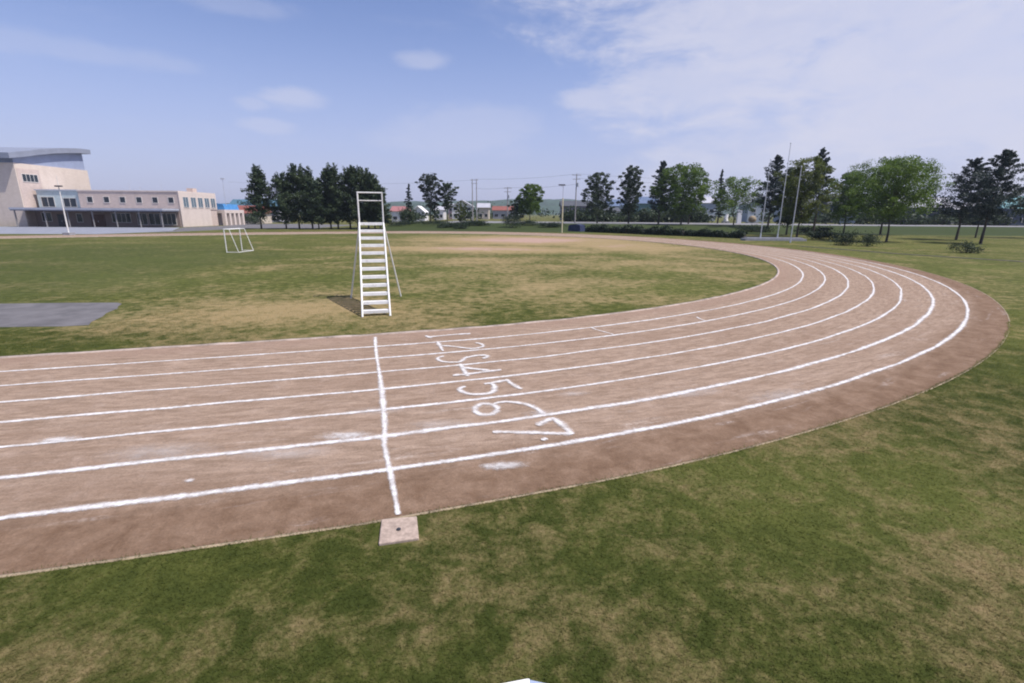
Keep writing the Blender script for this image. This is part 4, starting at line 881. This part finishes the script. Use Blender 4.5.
# lamp and net poles
r = empty('lamp_pole', (-63.6,71.2,0), label='white lamp pole on the forecourt in front of the school hall', cat='lamp pole')
MB().tube((0,0,0), (0,0,6.6), .10, .06, 10).tube((0,0,6.6), (0,0,8.1), .03, .02, 6).build('pole', M_WHITE, r, True)
MB().prism_z([(-.42,-.2), (.42,-.2), (.42,.2), (-.42,.2)], 6.6, 6.78).build('lamp_head', M_DARKMETAL, r)
MB().prism_z([(-.5,-.5), (.5,-.5), (.5,.5), (-.5,.5)], 0, .35).build('base', M_STONE, r)
r = empty('lamp_pole', (9.3,94.5,0), label='cream lamp pole with small head on the edge of the far bend', cat='lamp pole')
MB().tube((0,0,0), (0,0,6.3), .13, .11, 10).build('pole', M_CREAMPOLE, r, True)
MB().tube((0,0,6.3), (0,0,8.5), .05, .045, 8).tube((0,0,8.35), (-.5,0,8.55), .03, n=6).build('mast_arm', M_GALV, r, True)
MB().prism_z([(-.9,-.14), (.35,-.14), (.35,.14), (-.9,.14)], 8.55, 8.75).build('lamp_head', M_DARKMETAL, r)
r = empty('light_mast', (-74.5,131,0), label='thin grey light mast rising behind the blue annex roof', cat='mast')
MB().tube((0,0,0), (0,0,11.6), .09, .05, 8).build('pole', M_GALV, r, True); MB().box(-.5, .5, -.15, .15, 11.4, 11.7).build('lamp_head', M_GALV, r)

# utility poles and cables
def upole(x, y, h, label, twin=False, xfm=False):
    z0 = float(zg(x, y)); r = empty('utility_pole', (x, y, z0), label=label, cat='utility pole')
    for dx in ((-.62, .62) if twin else (0,)):
        MB().tube((dx,0,-.1), (dx,0,h), .17, .11, 8).build('pole', M_WOODPOLE, r, True)
    c = MB()
    for dz, half in ((-.35, 1.15), (-1.3, .95)): c.box(-half, half, -.06, .06, h+dz, h+dz+.12)
    c.build('crossarm', M_WOODPOLE, r)
    for x_ in (-.95, 0, .95): MB().tube((x_,0,h-.23), (x_,0,h+.02), .05, n=6).build('insulator', M_WHITE, r)
    if xfm: MB().tube((.35,0,h-3.0), (.35,0,h-2.1), .26, n=10).build('transformer', M_GALV, r, True)
    return r
upole(-11.4,150,12.0,'twin utility poles side by side above the beige house', twin=True)
upole(-1.5,140,9.3,'short utility pole between the twin poles and the round-headed tree', xfm=True)
upole(15.6,126,11.8,'single tall utility pole left of the ragged grey-green tree', xfm=True)
upole(120,146,12.4,'utility pole half hidden behind the right-hand pines')
def cable(p0, p1, sag, label, r=.022):
    n = 14; p0, p1 = Vector(p0), Vector(p1); k = MB(); prev = None
    for i in range(n+1):
        t = i/n; p = p0.lerp(p1, t)-Vector((0, 0, sag*4*t*(1-t)))
        if prev is not None: k.tube(prev, p, r, n=4, cap=False)
        prev = p
    o = k.build('power_cable', M_DARKMETAL); tag(o, label, 'cable', 'power cables along the terrace road'); return o
cable((-11.4,150,13.2), (15.6,126,13.0), .5, 'upper power cable from the twin poles to the single tall pole')
cable((-11.4,150,10.6), (-1.5,140,10.4), .3, 'lower power cable from the twin poles to the short pole')
cable((-1.5,140,10.4), (15.6,126,10.6), .4, 'lower power cable from the short pole to the single tall pole')
cable((15.6,126,13.0), (120,146,13.6), 1.2, 'upper power cable running right from the single tall pole')
cable((15.6,126,12.0), (120,146,12.3), 1.3, 'lower power cable running right from the single tall pole')
cable((-95,170,13.0), (-11.4,150,12.9), 1.0, 'power cable running left from the twin poles behind the pines')

# --------------------------------------------------------------------------
# small things
# --------------------------------------------------------------------------
b = empty('marker_block', (-1.235,4.665,0), R(12), label='square concrete marker block with a dark bolt at the near end of the start line', cat='marker block')
bm_ = MB().prism_z([(-.205,-.215), (.215,-.205), (.2,.20), (-.195,.215)], -.1, .032).build('slab', M_CONC, b)
bv = bm_.modifiers.new('bevel', 'BEVEL'); bv.width = .012; bv.segments = 2
MB().tube((.0,-.02,.032), (.0,-.02,.044), .024, n=12).tube((.0,-.02,.044), (.0,-.02,.050), .012, n=8).build('bolt', M_DARKMETAL, b)

bx = empty('white_box', (.115,2.738,-.03), 0, label='white box lid with its right half coloured blue-grey as shading, poking into view at the bottom edge', cat='box')
MB().prism_z([(-.30,-.24), (.30,-.24), (.30,.05), (.02,.115), (-.30,.05)], 0, .07).build('body', M_WHITE, bx)
MB().prism_z([(-.31,-.25), (.035,-.25), (.035,.122), (.02,.125), (-.31,.055)], .07, .088).build('lid', M_WHITE, bx)
MB().prism_z([(.037,-.25), (.31,-.25), (.31,.055), (.037,.118)], .07, .084).build('shaded_half', paint('shade_blue', (.30,.36,.48), .5), bx)  # shading of the lid's right face, painted as a blue-grey piece

t = empty('tarp_stack', (13.2,103.2,.0), R(-40), label='navy blue tarp-covered stack at the left end of the uneven hedge', cat='covered stack')
MB().prism_y([(-1.5,0), (1.5,0), (1.35,1.25), (.4,1.45), (-.9,1.35), (-1.4,1.1)], -1, 1).build('tarp', M_TARP, t, False)
MB().tube((-1.52,-.6,.5), (1.52,-.6,.5), .02, n=5).build('rope', M_WHITE, t)

sg = empty('signboard', (78.0,117,1.17), R(-35), label='plain pale signboard on two posts behind the dark bush', cat='signboard')
MB().box(-1.5, 1.5, -.05, .05, .8, 2.4).build('board', paint('board_pale', (.42,.44,.52), .6), sg)
for x in (-1.2, 1.2): MB().tube((x,.09,-.1), (x,.09,2.4), .05, n=6).build('post', M_GALV, sg)

st = empty('stone_monument', (64.5,152,1.2), label='small white stone monument left of the white pillar across the road', cat='monument')
MB().prism_z([(-1.0,-.6), (1.0,-.6), (1.0,.6), (-1.0,.6)], 0, .5).build('base', M_STONE, st)
MB().path([(0,0,.5), (-.1,0,1.2), (.12,0,1.9), (.3,0,2.6)], [.75,.62,.5,.32], 9).build('stone', M_WHITE, st, True)
pl = empty('white_pillar', (66.6,148,1.2), label='slim white pillar between the stone monument and the boulder', cat='pillar')
MB().box(-.6, .6, -.4, .4, 0, 3.6).build('shaft', M_WHITE, pl); MB().box(-.7, .7, -.5, .5, 3.6, 3.85).build('cap', M_WHITE, pl)
bo = empty('boulder', (72.5,152,1.2), label='brown rounded boulder on a pale base right of the white pillar', cat='boulder')
MB().sphere((0,0,1.1), 1.2, 9, 6, .9).build('rock', paint('boulder_rock', (.26,.20,.13), .9, .3, 2), bo, True)
MB().box(-1.6, 1.6, -.9, .9, 0, .35).build('base', M_STONE, bo)

# --------------------------------------------------------------------------
# far wooded hills
# --------------------------------------------------------------------------
rgh = np.random.default_rng(8)
hx = np.linspace(-2600, 3000, 280); prof_x = [-2600,-1400,-900,-750,-500,-300,-120,20,240,420,570,900,1500,3000]; prof_z = [20,26,28,30,34,38,44,49,47,40,36,30,26,20]
base_h = np.interp(hx, prof_x, prof_z)+1.6*np.sin(hx*.013)+1.1*np.sin(hx*.037+1)+rgh.normal(0, .7, len(hx))
rows_h = []
for fy, fh in ((0, -.05), (40, .35), (90, .72), (150, .93), (220, 1.0), (330, .9), (500, -.05)):
    rows_h.append(np.c_[hx, 1400+fy+rgh.normal(0, 4, len(hx)), base_h*fh+(rgh.normal(0, .9, len(hx)) if fh > .1 else 0)])
V = np.vstack(rows_h); nr, nc = len(rows_h), len(hx); ii = np.arange(nr*nc).reshape(nr, nc)
F = np.stack([ii[:-1,:-1], ii[:-1,1:], ii[1:,1:], ii[1:,:-1]], -1).reshape(-1, 4)
M_HILL = paint('hill_forest', (.030,.055,.030), .95, .45, .06)
hl = mesh_obj('hills', V, F, M_HILL); tag(hl, 'low wooded hills on the horizon', 'hills', kind='structure')

# scrub and small trees among the far houses: one far-off mass
rgw = np.random.default_rng(12); Cw = []; Tw = []
for i in range(250):
    x = rgw.uniform(-60, 200); y = rgw.uniform(156, 168) if rgw.random() < .45 else rgw.uniform(222, 262)
    if i % 3 == 1: x = rgw.uniform(14, 62); y = rgw.uniform(152, 159)
    if i % 3 == 0: x = rgw.uniform(78, 190); y = rgw.uniform(138, 147)
    if y < 170 and (60 < x < 80 or -10 < x < 16): continue
    hh = rgw.uniform(1.8, 4.6) if y < 170 else rgw.uniform(3, 8.0); ww = rgw.uniform(2, 6) if y < 170 else rgw.uniform(4, 9)
    k = 130; c = rgw.normal(size=(k, 3))*np.array([ww*.3, 1.0, hh*.22])+np.array([x, y, 1.2+hh*.5]); c[:, 2] = np.clip(c[:, 2], 1.25, 1.2+hh)
    Cw.append(c); Tw.append(np.clip(rgw.uniform(.1, .8)+rgw.normal(0, .12, k), 0, 1))
Cw = np.vstack(Cw); Tw = np.concatenate(Tw)
V, F = leaf_quads(Cw, np.full(len(Cw), .9), rgw)
o = mesh_obj('far_greenery', V, F, L_MED, attrs={'tint': np.repeat(Tw, 4)}); tag(o, 'dark scrub and garden greenery among the far houses', 'greenery', kind='stuff')

# air
HZ = MB().box(-3900, 3900, -400, 3900, -1.0, 62).build('haze', None)
hm = bpy.data.materials.new('haze_air'); hm.use_nodes = True; hnt = hm.node_tree
for n_ in list(hnt.nodes):
    if n_.type == 'BSDF_PRINCIPLED': hnt.nodes.remove(n_)
pv = hnt.nodes.new('ShaderNodeVolumePrincipled'); pv.inputs['Color'].default_value = (.74,.84,.97,1); pv.inputs['Density'].default_value = HAZE_D = .00020
pv.inputs['Anisotropy'].default_value = .2
hnt.links.new(pv.outputs[0], hnt.nodes['Material Output'].inputs['Volume'])
HZ.data.materials.append(hm); tag(HZ, 'thin summer haze over the field and the far hills', 'haze', kind='stuff')

# --------------------------------------------------------------------------
# light and sky
# --------------------------------------------------------------------------
to_sun = Vector((1.66,-.52,2.95)).normalized()
elev = math.asin(to_sun.z); azim = math.atan2(to_sun.x, to_sun.y)      # from +Y clockwise
sl = bpy.data.lights.new('sun', 'SUN'); sl.energy = 4.0; sl.angle = R(.53); sl.color = (1.0,.955,.89)
so = bpy.data.objects.new('sun', sl); COL.objects.link(so); so.rotation_euler = to_sun.to_track_quat('Z', 'Y').to_euler(); so.location = (60,-20,90)

w = bpy.data.worlds.new('World'); SC.world = w; w.use_nodes = True
nt = w.node_tree; bg = nt.nodes['Background']
sky = nt.nodes.new('ShaderNodeTexSky'); sky.sky_type = 'NISHITA'; sky.sun_disc = False
sky.sun_elevation = elev; sky.sun_rotation = azim; sky.altitude = 50; sky.air_density = 1.0; sky.dust_density = 1.1; sky.ozone_density = 2.4
dirn = nt.nodes.new('ShaderNodeTexCoord').outputs['Generated']
# clouds: banks at given directions, broken up by stretched noise
cn1 = noise(nt, mapping(nt, dirn, (1.6,1.6,5.0), (3,1,2)), 2.2, 8, .60, .35)
cn2 = noise(nt, mapping(nt, dirn, (1,1,2.4), (0,5,1)), 9.0, 8, .62, .5)
def lobe(c, sx, sz, lo=1.0, hi=.35):
    v = nt.nodes.new('ShaderNodeVectorMath'); v.operation = 'SUBTRACT'; nt.links.new(dirn, v.inputs[0]); v.inputs[1].default_value = c
    mp = mapping(nt, v.outputs[0], (1/sx, 1/sx, 1/sz))
    l = nt.nodes.new('ShaderNodeVectorMath'); l.operation = 'LENGTH'; nt.links.new(mp, l.inputs[0])
    d = mathn(nt, 'ADD', l.outputs['Value'], mathn(nt, 'MULTIPLY', mathn(nt, 'SUBTRACT', cn1, .5), -1.6))
    d = mathn(nt, 'ADD', d, mathn(nt, 'MULTIPLY', mathn(nt, 'SUBTRACT', cn2, .5), -1.0))
    return sstep(nt, lo, hi, d)
LOBES = [((0.594, 0.775, 0.217), 0.6, 0.26, 0.86), ((0.305, 0.927, 0.218), 0.24, 0.085, 0.8), ((0.174, 0.963, 0.204), 0.14, 0.03, 0.62), ((0.538, 0.835, 0.118), 0.46, 0.12, 0.62), ((-0.372, 0.909, 0.189), 0.075, 0.026, 0.46), ((-0.436, 0.883, 0.174), 0.04, 0.014, 0.3), ((-0.42, 0.897, 0.142), 0.055, 0.016, 0.32), ((-0.162, 0.953, 0.257), 0.065, 0.022, 0.42), ((-0.617, 0.756, 0.218), 0.2, 0.022, 0.2), ((-0.41, 0.859, 0.306), 0.1, 0.02, 0.2), ((0.436, 0.847, 0.304), 0.42, 0.2, 0.84), ((0.389, 0.874, 0.292), 0.26, 0.14, 0.84), ((-0.082, 0.985, 0.152), 0.22, 0.06, 0.26), ((0.558, 0.82, 0.128), 0.14, 0.02, 0.9)]
cov = None
for c_, sx, sz, amt in LOBES:
    l = mathn(nt, 'MULTIPLY', lobe(c_, sx, sz), amt)
    cov = l if cov is None else mathn(nt, 'MAXIMUM', cov, l)
cov = mathn(nt, 'MULTIPLY', cov, mathn(nt, 'ADD', .80, mathn(nt, 'MULTIPLY', sstep(nt, .3, .7, cn2), .20)))
wisp = mathn(nt, 'MULTIPLY', sstep(nt, .52, .78, cn1), .18)
cov = mathn(nt, 'MAXIMUM', cov, wisp)
skyc = mixc(nt, 1.0, sky.outputs[0], (.98,.90,1.06), 'MULTIPLY')
sz = nt.nodes.new('ShaderNodeSeparateXYZ'); nt.links.new(dirn, sz.inputs[0])
low = sstep(nt, .36, .0, sz.outputs[2])
skyc = mixc(nt, mathn(nt, 'MULTIPLY', low, .72), skyc, (3.25,3.45,5.2))      # moist air low over the horizon
col = mixc(nt, cov, skyc, (4.65,4.70,5.65))
nt.links.new(col, bg.inputs['Color']); bg.inputs['Strength'].default_value = .108

# --------------------------------------------------------------------------
# camera
# --------------------------------------------------------------------------
cam = bpy.data.cameras.new('camera'); cam.sensor_width = 36; cam.sensor_fit = 'HORIZONTAL'; cam.lens = 36*486.38/1024
cam.clip_start = .05; cam.clip_end = 12000
co = bpy.data.objects.new('camera', cam); COL.objects.link(co)
co.matrix_world = Matrix.Translation((0, 0, CAM_H)) @ Matrix.Rotation(R(90)-.25671, 4, 'X') @ Matrix.Rotation(.0074, 4, 'Z')
SC.camera = co
SC.view_settings.view_transform = 'Standard'; SC.view_settings.look = 'None'; SC.view_settings.exposure = 0.45; SC.view_settings.gamma = 1.0
SC.render.engine = 'CYCLES'
SC.cycles.filter_width = 2.0
SC.cycles.max_bounces = 6; SC.cycles.transparent_max_bounces = 24; SC.cycles.volume_bounces = 0
SC.cycles.use_denoising = True
